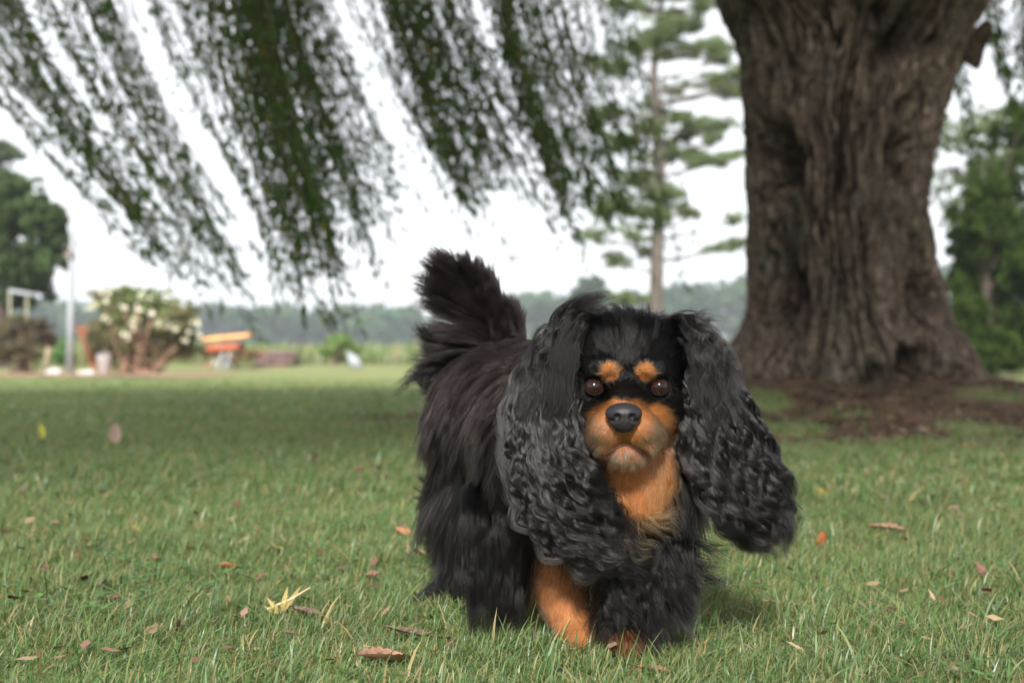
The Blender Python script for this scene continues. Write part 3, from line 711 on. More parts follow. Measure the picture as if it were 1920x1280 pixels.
# orange picnic table
Yd = 27.0; t = empty('picnic_table', P(428, 692, Yd) * [1, 1, 0], 'orange-stained wooden picnic table with white trestle legs', 'table')
M_OR = plain('orange_boards', (.75, .36, .12), .55, .2, 3, .1); M_RED = plain('red_boards', (.36, .09, .045), .6, .2, 3, .1)
mb = MB()
for k in range(5): mb.box(P(428, 634, Yd) + [0, .15 * k - .3, .012 * k], (.95, .14, .045), ry=-.09, bev=.02)
mb.build('table_top', M_OR, t)
for dy in (-.62, .62):
    mb = MB(); mb.box(P(424, 652, Yd) + [0, dy * .5, 0], (.66, .05, .15), ry=-.08, bev=.02); mb.build('side_board', M_RED, t)
for dx in (-.06, .10):
    for s2 in (-1, 1):
        mb = MB(); c0 = P(428, 650, Yd); mb.tube([[c0[0] + dx - .05, Yd + s2 * .5, 0.0], [c0[0] + dx + .03, Yd + s2 * .1, c0[2] + .1]], .035, 6); mb.build('leg', M_WPAINT, t)
t = empty('garden_sign', P(664, 693, 25.5) * [1, 1, 0], 'small tilted white board standing on the sunny lawn', 'sign'); Yd = 25.5
A = [P(650, 659, Yd), P(668, 667, Yd), P(683, 690, Yd), P(656, 690, Yd)]
V = np.array(A + [a + [0, .04, 0] for a in A]); F = np.array([[0, 1, 2, 3], [7, 6, 5, 4], [0, 4, 5, 1], [1, 5, 6, 2], [2, 6, 7, 3], [3, 7, 4, 0]])
mk('board', V, F, M_WPAINT, t)
mb = MB(); c0 = P(668, 690, Yd + .06); mb.tube([[c0[0], c0[1], -.02], c0 + [0, 0, .12]], .015, 6); mb.build('stake', M_PIPE, t)
# low brown log pile
t = empty('log_pile', P(525, 685, 34) * [1, 1, 0], 'low dark brown stack of logs at the edge of the lawn', 'log pile')
M_LOG = plain('log_bark', (.13, .085, .075), .9, .3, 4, .5)
for k in range(7):
    mb = MB(); r_ = .11; zz_ = .11 + (.2 if k > 3 else 0); yy_ = 33.6 + .22 * (k % 4) + (.1 if k > 3 else 0); c0 = P(525, 680, 34)
    mb.tube([[c0[0] - .5 + rng.normal(0, .05), yy_, zz_], [c0[0] + .45 + rng.normal(0, .05), yy_ + .05, zz_]], np.array([r_, r_ * .95]), 12, None, .1, k); mb.build('log', M_LOG, t)

# shrub bed: brown mulch strip behind the shade line
def sheet(name, pts, z, mat, n=90, jit=.25):
    pts = bez(list(pts) + [pts[0]], n)[:-1]; pts = pts + rng.normal(0, jit, pts.shape) * [1, .4]
    V = np.c_[pts, np.full(len(pts), z)]; c0 = V.mean(0); V = np.vstack([V, c0]); k = len(pts); i = np.arange(k)
    o = mk(name, V, np.stack([i, (i + 1) % k, np.full(k, k)], 1), mat); tag(o, kind='structure'); return o
def gp(px, py): Y_ = 738. / (py - 665); return [(px - 960) / FPX * Y_, Y_]
M_BED = plain('bed_mulch', (.30, .19, .12), .95, .35, 2.5, .3)
sheet('shrub_bed', [gp(-300, 706), gp(0, 706), gp(200, 707.5), gp(300, 708), gp(400, 706), gp(440, 702), gp(330, 700), gp(200, 698), gp(0, 699), gp(-300, 699)], .012, M_BED, jit=.12)
sheet('table_path', [gp(380, 690.5), gp(480, 691), gp(545, 688.5), gp(500, 686.5), gp(400, 687)], .012, plain('dry_earth', (.42, .30, .18), .95, .25, 2, .2), jit=.2)

# rough tall grass strip at the far edge of the lawn
n = 26000; Yr = rng.uniform(38, 62, n); Xr = rng.uniform(-30, 34, n)
hn = fbm(np.stack([Xr * .15, Yr * .15, 0 * Xr], 1), 3, 12)
Hr = rng.uniform(.4, .8, n) * (.5 + hn)
pal = np.array([(.15, .22, .07), (.20, .24, .10), (.12, .18, .06), (.28, .25, .14)])
cc = pal[rng.integers(0, 4, n)] * (.7 + .6 * hn[:, None])
o = blades('meadow_grass', Xr, Yr, Hr, rng.uniform(.05, .12, n), np.abs(rng.normal(.3, .25, n)), cc, cc * 1.3, M_GRASS)
tag(o, 'tall rough meadow grass beyond the mown lawn', 'grass', kind='stuff')

# far woods
lv = MB()
for k in range(330):
    u = rng.uniform(-1, 1); Yk = rng.uniform(225, 290); x = u * 265
    px = 960 + x / Yk * FPX
    top = np.interp(px, [-200, 380, 780, 960, 1080, 1140, 1260, 1400, 2000], [560, 572, 574, 556, 548, 552, 536, 520, 480]) + rng.normal(0, 4)
    h = (665 - top) / FPX * Yk; r_ = rng.uniform(3.5, 6.5)
    cr_ = np.array([.045, .088, .040]) * rng.uniform(.75, 1.35) * [rng.uniform(.8, 1.3), 1, rng.uniform(.8, 1.2)]
    puff(lv, (x, Yk, h - r_ * .55), (r_, r_, r_ * .6), 420, 1.3, cr_, .8, .1, 26)
    puff(lv, (x, Yk + 1, (h - r_) * .5), (r_ * .9, r_ * .8, h * .42), 240, 1.7, cr_ * .9, .8, .05, 18)
o = lv.build('far_woods', M_LEAF); tag(o, 'long hazy belt of distant woodland along the horizon', 'woodland', kind='stuff')
Yd = 150.; s_ = Yd / FPX; t = empty('distant_tree', P(1106, 670, Yd) * [1, 1, 0], 'single hazy taller tree rising above the far woodland left of the pine', 'tree')
mb = MB(); mb.tube([P(1106, 672, Yd) * [1, 1, 0], P(1106, 530, Yd)], np.array([.5, .2]), 8); mb.build('trunk', M_WOOD, t)
lv = MB()
for (a, b_, rx_, ry_) in ((1106, 532, 24, 16), (1092, 550, 22, 14), (1122, 550, 22, 14), (1106, 575, 36, 20)): puff(lv, P(a, b_, Yd), (rx_ * s_, rx_ * s_, ry_ * s_), 500, .8, (.055, .085, .05), .7, .1, 20)
lv.build('crown', M_LEAF, t)

# ================================================================ FALLEN LEAVES
def fallen(px, py, size, colr, lab, ang=0., tilt=.3, curl=.5, narrow=.45, lift=.008):
    Y_ = 738. / (py + 4 - 665); x = (px - 960) / FPX * Y_; b0 = np.array([x, Y_, float(gz(np.array([x]), np.array([Y_]))[0]) + lift])
    nu, nv = 9, 15; u = np.linspace(-1, 1, nu); v = np.linspace(0, 1, nv); U_, V_ = np.meshgrid(u, v)
    wv = np.sin(np.pi * V_ ** .8) ** .8 * narrow * .5 * (1 + .12 * np.sin(V_ * 40 + px))
    xl = U_ * wv; yl = V_ - .5; zl = curl * (U_ ** 2) * wv * .8 + curl * .25 * (V_ - .5) ** 2 + .03 * (fbm(np.stack([U_.ravel() * 2 + px, V_.ravel() * 4, 0 * U_.ravel()], 1), 2, 8).reshape(U_.shape) - .5)
    Q = np.stack([xl, yl, zl], 2).reshape(-1, 3) * size
    ct_, st_ = math.cos(tilt), math.sin(tilt); Q = Q @ np.array([[1, 0, 0], [0, ct_, st_], [0, -st_, ct_]])
    ca, sa = math.cos(ang), math.sin(ang); Q = Q @ np.array([[ca, sa, 0], [-sa, ca, 0], [0, 0, 1]])
    C_ = np.asarray(colr) * .75 * (1 - .35 * (np.abs(U_.reshape(-1, 1)) < .12)) * rng.uniform(.85, 1.15, (nu * nv, 1))
    o = mk('fallen_leaf', b0 + Q, grid_faces(nu, nv), M_LITTER, None, C_, True, loc=b0)
    tag(o, lab, 'leaf', 'dead leaves lying on the lawn'); return o
br, ta, ye, rd, pk = (.15, .09, .065), (.26, .18, .12), (.36, .27, .07), (.15, .035, .02), (.20, .12, .095)
for a_ in (
    (216, 838, .070, (.42, .30, .24), 'pale tan curled leaf standing upright in the shaded grass, left of the dog', .3, 1.2, .8, .6, .05),
    (752, 1008, .034, (.42, .20, .11), 'rusty crumpled leaf on the grass just left of the dog', 1.0, .5, .8, .8),
    (430, 1072, .034, (.48, .20, .10), 'bright rust-orange leaf half buried in the grass, lower left', 1.9, .3, .8, .7),
    (520, 1033, .022, ye, 'small golden leaf on the grass above the yellow leaf spray', 1.5, .3, .6, .6),
    (255, 997, .026, ye, 'golden yellow leaf near the left side of the lawn', .9, .4, .6, .4),
    (525, 965, .022, rd, 'tiny dark red leaf on the shaded grass left of the dog', .6, .5, .6, .6),
    (695, 1092, .030, pk, 'pinkish brown leaf on the grass, left of the dog hind foot', 2.4, .5, .7, .5),
    (762, 1199, .062, (.20, .13, .10), 'long dark brown leaf lying flat in front of the dog hind foot', 1.35, .15, .5, .3),
    (575, 1163, .050, (.19, .12, .10), 'curved dark brown leaf tip beside the yellow leaf spray', 1.2, .2, .9, .3),
    (720, 1250, .060, (.40, .22, .15), 'broad faded tan leaf pressed in the grass at the bottom edge', 2.2, .2, .6, .6),
    (8, 1000, .030, (.10, .035, .025), 'blackish red leaf at the left edge of the lawn', 1.2, .3, .6, .5),
    (1375, 1020, .055, (.12, .05, .03), 'dark reddish brown leaf under the tip of the swinging ear', 1.2, .4, .8, .4),
    (1540, 1020, .034, (.34, .09, .03), 'bright red-brown leaf standing in the grass right of the dog', -.5, .9, .5, .45),
    (1665, 1000, .075, (.40, .22, .17), 'large pinkish tan leaf flat on the lawn at the right', 1.3, .15, .5, .6),
    (1890, 965, .050, (.42, .24, .18), 'pale pinkish leaf near the right edge of the lawn', 1.9, .4, .6, .3),
    (1835, 1075, .035, (.24, .12, .10), 'small purple-brown leaf half hidden in grass at the right', .5, .8, .6, .5),
    (1470, 1135, .062, (.46, .36, .20), 'straw-coloured willow leaf right of the dog front feet', 1.9, .15, .3, .22),
    (1540, 930, .035, ye, 'yellow leaf in the grass beyond the red-brown leaf', .3, .7, .6, .6),
    (1590, 918, .035, (.26, .10, .06), 'rust-brown leaf near the edge of the mulch', 1.6, .4, .6, .4),
    (1225, 1268, .035, (.36, .15, .10), 'reddish leaf at the bottom edge below the dog', 1.5, .2, .7, .5),
    (120, 838, .050, (.13, .05, .03), 'dark leaf beside the yellow leaf in the shaded lawn', 1.5, .2, .7, .4),
    (78, 832, .070, (.50, .50, .10), 'yellow-green leaf upright in the shaded lawn at the left', .5, .8, .7, .35, .05),
    (438, 815, .040, (.28, .16, .12), 'small brown leaf far back in the shaded lawn', .9, .3, .7, .6),
    (1605, 795, .16, (.40, .28, .08), 'long yellowish leaf lying on the mulch in front of the trunk', 1.5, .1, .4, .25)):
    fallen(*a_)
# yellow leaf spray with its twig, near the bottom left
c0 = np.array([(522 - 960) / FPX * 1.47, 1.47, .016]); t = empty('leaf_spray', c0, 'fan of narrow yellow leaves with a pale twig lying in the grass', 'twig')
mb = MB(); mb.tube([c0 + [-.012, 0, .0], c0 + [.015, 0, .012], c0 + [.036, .005, .024]], np.array([.0016, .0013, .0008]), 6); mb.build('twig', plain('pale_twig', (.55, .42, .28), .8), t, True)
for a2, l_ in ((2.35, .024), (1.35, .030), (.95, .038), (2.8, .022)):
    u = np.linspace(0, 1, 9)[:, None]; d = np.array([math.cos(a2), .15, math.sin(a2)]); s2 = np.array([-math.sin(a2), 0, math.cos(a2)])
    base_ = c0 + [.004, 0, -.004]; mid = base_ + d * l_ * u + np.array([0, -.004, 0]) * np.sin(u * 3); wv = .0026 * np.sin(np.pi * u ** .8) + .0003
    V = np.vstack([mid + s2 * wv, mid + [0, .0015, 0], mid - s2 * wv]).reshape(3, 9, 3).transpose(1, 0, 2).reshape(-1, 3)
    mk('leaflet', V, grid_faces(3, 9), M_LITTER, t, np.broadcast_to(np.array([.30, .24, .09]) * rng.uniform(.8, 1.1), (27, 3)), True)
# ================================================================ DOG
DOG0 = np.array([.05, 1.45, 0.0])
dog = empty('dog', DOG0, 'long-haired black and tan spaniel trotting over the grass with tail raised and curly ears swinging', 'dog')

# ---- body as one smooth blended volume: (region, a, ra, b, rb, blend)
A = np.array
prims = [
    ('body', (-.030, 1.600, .240), .069, (.005, 1.525, .240), .074, .02),
    ('body', (.005, 1.525, .240), .074, (.060, 1.445, .228), .083, .03),
    ('body', (.022, 1.415, .235), .058, (.022, 1.395, .150), .048, .035),
    ('body', (.060, 1.445, .228), .083, (.098, 1.380, .195), .080, .03),
    ('body', (.098, 1.380, .195), .080, (.112, 1.345, .155), .060, .03),
    ('neck', (.085, 1.400, .250), .062, (.112, 1.335, .272), .052, .03),
    ('throat', (.117, 1.322, .235), .040, (.126, 1.325, .160), .046, .03),
    # legs
    ('foreleg_r', (.045, 1.400, .165), .044, (.040, 1.395, .115), .031, .03),
    ('foreleg_r', (.040, 1.395, .115), .032, (.054, 1.365, .050), .025, .015),
    ('foreleg_r', (.054, 1.365, .050), .024, (.062, 1.350, .024), .021, .012),
    ('paw', (.064, 1.345, .018), .018, (.068, 1.328, .013), .014, .010),
    ('foreleg_l', (.150, 1.385, .160), .042, (.147, 1.380, .105), .030, .03),
    ('foreleg_l', (.147, 1.380, .105), .028, (.126, 1.325, .048), .019, .015),
    ('foreleg_l', (.126, 1.325, .048), .019, (.118, 1.305, .024), .018, .012),
    ('paw', (.117, 1.300, .018), .018, (.114, 1.283, .013), .014, .010),
    ('hindleg', (-.045, 1.590, .195), .055, (-.054, 1.560, .125), .036, .03),
    ('hindleg', (-.054, 1.560, .125), .034, (-.052, 1.600, .065), .019, .015),
    ('hindleg', (-.052, 1.600, .065), .017, (-.050, 1.575, .024), .017, .012),
    ('paw', (-.050, 1.572, .018), .018, (-.048, 1.548, .013), .015, .010),
    ('hindleg', (.030, 1.620, .190), .050, (.045, 1.590, .120), .036, .03),
    ('hindleg', (.045, 1.590, .120), .030, (.035, 1.650, .065), .018, .015),
    ('hindleg', (.035, 1.650, .065), .016, (.045, 1.625, .024), .016, .012),
    ('paw', (.045, 1.622, .018), .018, (.050, 1.598, .013), .014, .010),
    # tail
    ('tail', (-.026, 1.640, .272), .042, (-.022, 1.665, .320), .034, .02),
    ('tail', (-.022, 1.665, .320), .034, (-.044, 1.672, .368), .024, .012),
    ('tail', (-.044, 1.672, .368), .024, (-.066, 1.672, .405), .013, .010),
    # head: skull, cheeks, bridge, flews, chin
    ('skull', (.097, 1.318, .290), .050, (.128, 1.318, .290), .050, .015),
    ('skull', (.112, 1.318, .300), .046, (.113, 1.318, .300), .046, .02),
    ('skull', (.092, 1.282, .286), .022, (.134, 1.282, .286), .022, .015),
    ('cheek', (.072, 1.302, .250), .027, (.092, 1.280, .240), .026, .015),
    ('cheek', (.152, 1.302, .250), .027, (.132, 1.280, .240), .026, .015),
    ('muzzle', (.1045, 1.232, .2545), .0125, (.111, 1.272, .268), .0190, .008),
    ('muzzle', (.106, 1.246, .238), .024, (.112, 1.282, .242), .032, .010),
    ('muzzle', (.0925, 1.238, .2345), .0180, (.088, 1.258, .2260), .0185, .007),
    ('muzzle', (.1210, 1.238, .2345), .0185, (.130, 1.258, .2260), .0190, .007),
    ('muzzle', (.1010, 1.2335, .2175), .0085, (.0910, 1.240, .2155), .0095, .005),
    ('muzzle', (.1150, 1.2335, .2175), .0085, (.1275, 1.241, .2155), .0100, .005),
    ('chin', (.1030, 1.2400, .2085), .0100, (.1170, 1.2400, .2085), .0100, .005),
    ('chin', (.1100, 1.2450, .2100), .0125, (.1130, 1.2850, .2180), .0230, .008),
    ('muzzle', (.081, 1.262, .2920), .0075, (.094, 1.258, .2935), .0080, .008),
    ('muzzle', (.1430, 1.262, .2920), .0075, (.1300, 1.258, .2935), .0080, .008),
]
EYES = [A((.0808, 1.2700, .2735)), A((.1447, 1.2700, .2735))]
def rc(p, a, ra, b, rb):
    a = A(a, dtype=np.float32); b = A(b, dtype=np.float32); ba = b - a; pa = p - a
    h = np.clip((pa @ ba) / (ba @ ba), 0, 1)
    return np.linalg.norm(pa - h[..., None] * ba, axis=-1) - (ra + (rb - ra) * h)
H_ = 0.0026
lo = A([-.165, 1.195, -.012]); hi = A([.225, 1.735, .455])
ng = np.ceil((hi - lo) / H_).astype(int) + 1
D = np.full(ng, .08, dtype=np.float32)
ax = [lo[i] + H_ * np.arange(ng[i]) for i in range(3)]
def sub(a, b, m_):
    s = [];
    for i in range(3):
        l = max(0, int((min(a[i], b[i]) - m_ - lo[i]) / H_)); h = min(ng[i], int((max(a[i], b[i]) + m_ - lo[i]) / H_) + 2); s.append(slice(l, h))
    return tuple(s)
def pts_of(s):
    g_ = np.meshgrid(*[ax[i][s[i]] for i in range(3)], indexing='ij'); return np.stack(g_, -1).astype(np.float32)
for (rg, a, ra, b_, rb, k) in prims:
    s = sub(a, b_, max(ra, rb) + .07); d = rc(pts_of(s), a, ra, b_, rb); c = D[s]
    h = np.clip(.5 + .5 * (c - d) / k, 0, 1); D[s] = c * (1 - h) + d * h - k * h * (1 - h)
def carve(a, b_, r, k):
    s = sub(a, b_, r + .03); d = -rc(pts_of(s), a, r, b_, r); c = D[s]
    h = np.clip(.5 + .5 * (d - c) / k, 0, 1); D[s] = c * (1 - h) + d * h + k * h * (1 - h)
for e in EYES: carve(e + [0, -.003, 0], e + [0, -.012, 0], .0098, .005)
# mouth groove and lip split
mp = bez([(.0850, 1.236, .2060), (.0945, 1.2265, .2130), (.1075, 1.2255, .2200), (.1200, 1.2270, .2140), (.1330, 1.238, .2060)], 9)
for i in range(8): carve(mp[i], mp[i + 1], .0030, .003)
carve(A([.1055, 1.2200, .236]), A([.1072, 1.2240, .222]), .0016, .003)

def surface_nets(D):
    S = D < 0; nx, ny, nz = D.shape
    acc = np.zeros((nx - 1, ny - 1, nz - 1, 3), np.float32); cnt = np.zeros((nx - 1, ny - 1, nz - 1), np.float32)
    corners = [(i, j, k) for i in (0, 1) for j in (0, 1) for k in (0, 1)]
    v = lambda c: D[c[0]:nx - 1 + c[0], c[1]:ny - 1 + c[1], c[2]:nz - 1 + c[2]]
    sg = lambda c: S[c[0]:nx - 1 + c[0], c[1]:ny - 1 + c[1], c[2]:nz - 1 + c[2]]
    for a in corners:
        for ax_ in range(3):
            if a[ax_]: continue
            b = list(a); b[ax_] = 1; b = tuple(b)
            da, db = v(a), v(b); x = sg(a) != sg(b)
            t = np.where(x, da / np.where(x, da - db, 1), 0)
            for q_ in range(3): acc[..., q_] += np.where(x, a[q_] + (t if q_ == ax_ else 0), 0)
            cnt += x
    act = cnt > 0; idx = np.full(act.shape, -1, np.int64); idx[act] = np.arange(act.sum())
    ii = np.argwhere(act); V = lo + H_ * (ii + acc[act] / cnt[act][:, None])
    F = []
    for ax_ in range(3):
        o1, o2 = [(1, 2), (2, 0), (0, 1)][ax_]
        s0 = [slice(1, -1)] * 3; s0[ax_] = slice(0, -1); s1 = list(s0); s1[ax_] = slice(1, None)
        a, b = S[tuple(s0)], S[tuple(s1)]; e = np.argwhere(a != b); e0 = e.copy()
        st_ = a[tuple(e.T)]
        for q_ in range(3):
            if q_ != ax_: e0[:, q_] += 1
        def cell(d1, d2):
            c = e0.copy(); c[:, o1] -= d1; c[:, o2] -= d2; return idx[tuple(c.T)]
        q4 = np.stack([cell(1, 1), cell(0, 1), cell(0, 0), cell(1, 0)], 1)
        q4[~st_] = q4[~st_][:, ::-1]; F.append(q4)
    return V, np.vstack(F)
BV, BF = surface_nets(D)
G = np.gradient(D, H_)
def look(p, arr):
    i = np.clip(((p - lo) / H_).round().astype(int), 0, ng - 1); return arr[i[:, 0], i[:, 1], i[:, 2]]
def sdf(p):
    q_ = np.clip((p - lo) / H_, 0, ng - 1.001); i = q_.astype(int); f = q_ - i; r = 0
    for a in (0, 1):
        for b in (0, 1):
            for c in (0, 1):
                r = r + (f[:, 0] if a else 1 - f[:, 0]) * (f[:, 1] if b else 1 - f[:, 1]) * (f[:, 2] if c else 1 - f[:, 2]) * D[i[:, 0] + a, i[:, 1] + b, i[:, 2] + c]
    return r
def nrm(p):
    n_ = np.stack([look(p, g_) for g_ in G], 1); return n_ / (np.linalg.norm(n_, axis=1)[:, None] + 1e-9)
RG = ['body', 'neck', 'throat', 'foreleg_r', 'foreleg_l', 'paw', 'hindleg', 'tail', 'skull', 'cheek', 'muzzle', 'chin']
def region(p):
    best = np.full(len(p), 9.); r = np.zeros(len(p), int)
    for (rg, a, ra, b_, rb, k) in prims:
        d = rc(p, a, ra, b_, rb); m_ = d < best; best[m_] = d[m_]; r[m_] = RG.index(rg)
    return r
RID = {k: i for i, k in enumerate(RG)}

def proj(p): return 960 + p[:, 0] / p[:, 1] * FPX, 665 - (p[:, 2] - CAMH) / p[:, 1] * FPX
def ell(px, py, cx_, cy_, rx_, ry_, soft=.25): return ss(1 + soft, 1 - soft, np.hypot((px - cx_) / rx_, (py - cy_) / ry_))
def tanness(p, r):
    """0 black coat .. 1 tan coat, from the place on the animal (head marks are laid out on its face)"""
    px, py = proj(p)
    px = px + (vnoise(p * 400, 5) - .5) * 7; py = py + (vnoise(p * 400, 6) - .5) * 7
    t = np.zeros(len(p))
    head = np.isin(r, [RID['skull'], RID['cheek'], RID['muzzle'], RID['chin'], RID['throat'], RID['neck']]) & (p[:, 1] < 1.345)
    mz = np.maximum.reduce([ell(px, py, 1178, 828, 74, 52, .12), ell(px, py, 1131, 813, 32, 50, .14), ell(px, py, 1228, 810, 38, 52, .14), ell(px, py, 1168, 766, 44, 20, .15), ell(px, py, 1262, 824, 38, 30, .2)])
    br_ = np.maximum(ell(px, py, 1144, 697, 18, 17, .22), ell(px, py, 1210, 697, 19, 17, .22))
    thr = ss(1118, 1150, px - (py - 860) * .15) * ss(1282, 1250, px + (py - 860) * .22) * ss(845, 860, py) * ss(985, 950, py)
    t[head] = np.maximum.reduce([mz, br_, thr])[head]
    # stop above the nose and the area by the eyes stay black
    t *= 1 - np.where(head, ell(px, py, 1176, 728, 26, 24, .2), 0)
    fr = r == RID['foreleg_r']
    t[fr] = (ss(.122, .100, p[:, 2]) * ss(.020, .034, p[:, 0] + .0))[fr]
    t[fr & (p[:, 1] > 1.385) & (p[:, 2] > .06)] *= .2
    fl_ = r == RID['foreleg_l']; t[fl_] = (.8 * ss(.030, .014, p[:, 2]))[fl_]
    hd = r == RID['hindleg']; t[hd] = (.95 * ss(.085, .060, p[:, 2]))[hd]
    pw = r == RID['paw']; t[pw] = (.85 * (1 - .6 * ((p[:, 1] < 1.32) & (p[:, 0] > .10))))[pw]
    return t
def palecoef(p, r):
    """lighter cream tips on lips and chin"""
    px, py = proj(p)
    v = np.maximum.reduce([ell(px, py, 1180, 852, 40, 18, .3), .7 * ell(px, py, 1125, 828, 28, 40, .5), .6 * ell(px, py, 1226, 828, 32, 38, .5), .15 * ell(px, py, 1235, 905, 22, 40, .4)])
    return np.where(np.isin(r, [RID['muzzle'], RID['chin'], RID['throat'], RID['cheek']]), v, 0)
TAN = A([.44, .170, .055]); PALE = A([.60, .46, .36]); BLK = A([.0032, .0027, .0029]); BRN = A([.028, .016, .013])

# ---- materials
def hairmat(name, rough=.17, rad_=.26, coat_=.0, ior=1.48):
    m, nd, lk = mat_new(name)
    at = N(nd, 'ShaderNodeAttribute', attribute_name='Col')
    h = N(nd, 'ShaderNodeBsdfHairPrincipled'); h.model = 'CHIANG'; h.parametrization = 'COLOR'
    lk.new(at.outputs['Color'], h.inputs['Color'])
    h.inputs['Roughness'].default_value = rough; h.inputs['Radial Roughness'].default_value = rad_; h.inputs['Coat'].default_value = coat_
    h.inputs['Random Roughness'].default_value = .3; h.inputs['IOR'].default_value = ior
    o = N(nd, 'ShaderNodeOutputMaterial'); lk.new(h.outputs[0], o.inputs[0]); return m
M_HAIR = hairmat('coat_hair', .24, .28, ior=1.27)
M_EARHAIR = hairmat('ear_hair', .17, .24, ior=1.365)
M_SKIN = plain('dog_skin', (0, 0, 0), .7, .15, 80, .2, usecol=True, spec=.2)
def hair(name, PTS, colr, rad, parent, tipf=.25, mat=None):
    """PTS (n,K,3) world, colr (n,3) or (n,K,3), rad root radius (n,) or float"""
    n, K = PTS.shape[:2]; hc = bpy.data.hair_curves.new(name); hc.add_curves([K] * n)
    hc.attributes['position'].data.foreach_set('vector', (PTS - world_off(parent)).astype(np.float32).ravel())
    t = np.linspace(0, 1, K); prof_ = (1 - (1 - tipf) * t ** 2)[None] * (np.asarray(rad).reshape(-1, 1) * np.ones((n, K)))
    a = hc.attributes.new('radius', 'FLOAT', 'POINT'); a.data.foreach_set('value', prof_.astype(np.float32).ravel())
    if colr.ndim == 2: colr = np.repeat(colr[:, None], K, 1)
    a = hc.attributes.new('Col', 'FLOAT_COLOR', 'POINT'); c4 = np.ones((n * K, 4), np.float32); c4[:, :3] = colr.reshape(-1, 3); a.data.foreach_set('color', c4.ravel())
    hc.set_types(type='CATMULL_ROM')
    hc.materials.append(mat or M_HAIR); o = bpy.data.objects.new(name, hc); COL.objects.link(o); o.parent = parent; return o

rv_ = region(BV); tv = tanness(BV, rv_)[:, None]
body = mk('body', BV, BF, M_SKIN, dog, np.clip(BLK * 1.2 * (1 - tv) + TAN * .55 * tv, 0, 1), True)

# ---- roots on the body
def roots_on(V, F, n, dens=None):
    T = np.vstack([F[:, [0, 1, 2]], F[:, [0, 2, 3]]]); a, b, c = V[T[:, 0]], V[T[:, 1]], V[T[:, 2]]
    ar = np.linalg.norm(np.cross(b - a, c - a), axis=1)
    if dens is not None: ar = ar * dens((a + b + c) / 3)
    k = rng.choice(len(T), n, p=ar / ar.sum()); u = rng.random((n, 1)); v = rng.random((n, 1)); f = u + v > 1; u = np.where(f, 1 - u, u); v = np.where(f, 1 - v, v)
    return a[k] + u * (b[k] - a[k]) + v * (c[k] - a[k])
def unit(v): return v / (np.linalg.norm(v, axis=-1, keepdims=True) + 1e-9)
def kdnear(src, q):
    kd = kdtree.KDTree(len(src))
    for i, s in enumerate(src): kd.insert(s, i)
    kd.balance(); return np.array([kd.find(x)[1] for x in q])
HEADR = [RID[k] for k in ('skull', 'cheek', 'muzzle', 'chin')]
def grow(R, L, dirf, K=9, lift=.35, grav=.5, wave=0., wfreq=2.5, clump=.6, nclump=1200, cr=.25, seed=0, push=.0015, noise=.25):
    """grow strands from roots R: first clump guides, then strands drawn to them"""
    n = len(R); gi = rng.choice(n, min(nclump, n), replace=False)
    cid = kdnear(R[gi], R)
    # guides carry the large-scale variety
    ns = fbm(R[gi] * 22, 2, 300 + seed)[:, None]; nv3 = np.stack([fbm(R[gi] * 30, 2, 310 + seed + k) - .5 for k in range(3)], 1) * 2
    gvar = rng.normal(0, noise, (len(gi), 3)) + nv3 * noise * 1.6; glen = rng.uniform(.75, 1.2, len(gi)) * (.7 + .6 * ns[:, 0])
    def run(R, L, var):
        n_ = nrm(R); P_ = np.zeros((len(R), K, 3)); P_[:, 0] = R; cmb = dirf(R, n_)
        d = unit(n_ * lift + cmb + var * .4); st_ = (L / (K - 1))[:, None]
        for k in range(1, K):
            t = k / (K - 1); p = P_[:, k - 1]
            tgt = unit(cmb + var + A([0, 0, -1.]) * grav * t)
            d = unit(d * .62 + tgt * .38); nx_ = p + d * st_
            s_ = sdf(nx_); inside = s_ < push * min(1, k / 2)
            if inside.any():
                g_ = nrm(nx_[inside]); nx_[inside] += g_ * (push * min(1, k / 2) - s_[inside])[:, None]
                d[inside] = unit(nx_[inside] - p[inside])
            P_[:, k] = nx_
        return P_
    PG = run(R[gi], L[gi] * glen, gvar)
    Ls = L * glen[cid] * rng.uniform(.72, 1.12, n)
    PS = run(R, Ls, gvar[cid] + rng.normal(0, noise * .35, (n, 3)))
    t = np.linspace(0, 1, K)[None, :, None]
    tgt = PG[cid] + (R - R[gi][cid])[:, None] * cr + rng.normal(0, .0006, (n, 1, 3))
    cf = clump * t ** 1.1 * rng.uniform(.5, 1.15, (n, 1, 1)); PS = PS * (1 - cf) + tgt * cf
    if wave > 0:
        ph = rng.uniform(0, 6.28, (len(gi), 3))[cid][:, None]; dirs = unit(rng.normal(0, 1, (len(gi), 3)))[cid][:, None]; d2 = unit(rng.normal(0, 1, (len(gi), 3)))[cid][:, None]
        am = wave * t ** .8 * rng.uniform(.6, 1.2, (len(gi), 1))[cid][:, None]
        PS = PS + dirs * am * np.sin(6.283 * wfreq * t + ph[..., :1]) + d2 * am * .6 * np.cos(6.283 * wfreq * t * 1.1 + ph[..., 1:2])
        PS[:, 0] = R
    return PS, cid

def tang(v, n_): v = v - n_ * (v * n_).sum(1)[:, None]; return unit(v)
NOSE = A([.105, 1.212, .2475])
HEAD_AXIS = A([-.45, .85, 0]); HEAD_AXIS /= np.linalg.norm(HEAD_AXIS)     # the way from chest to rump

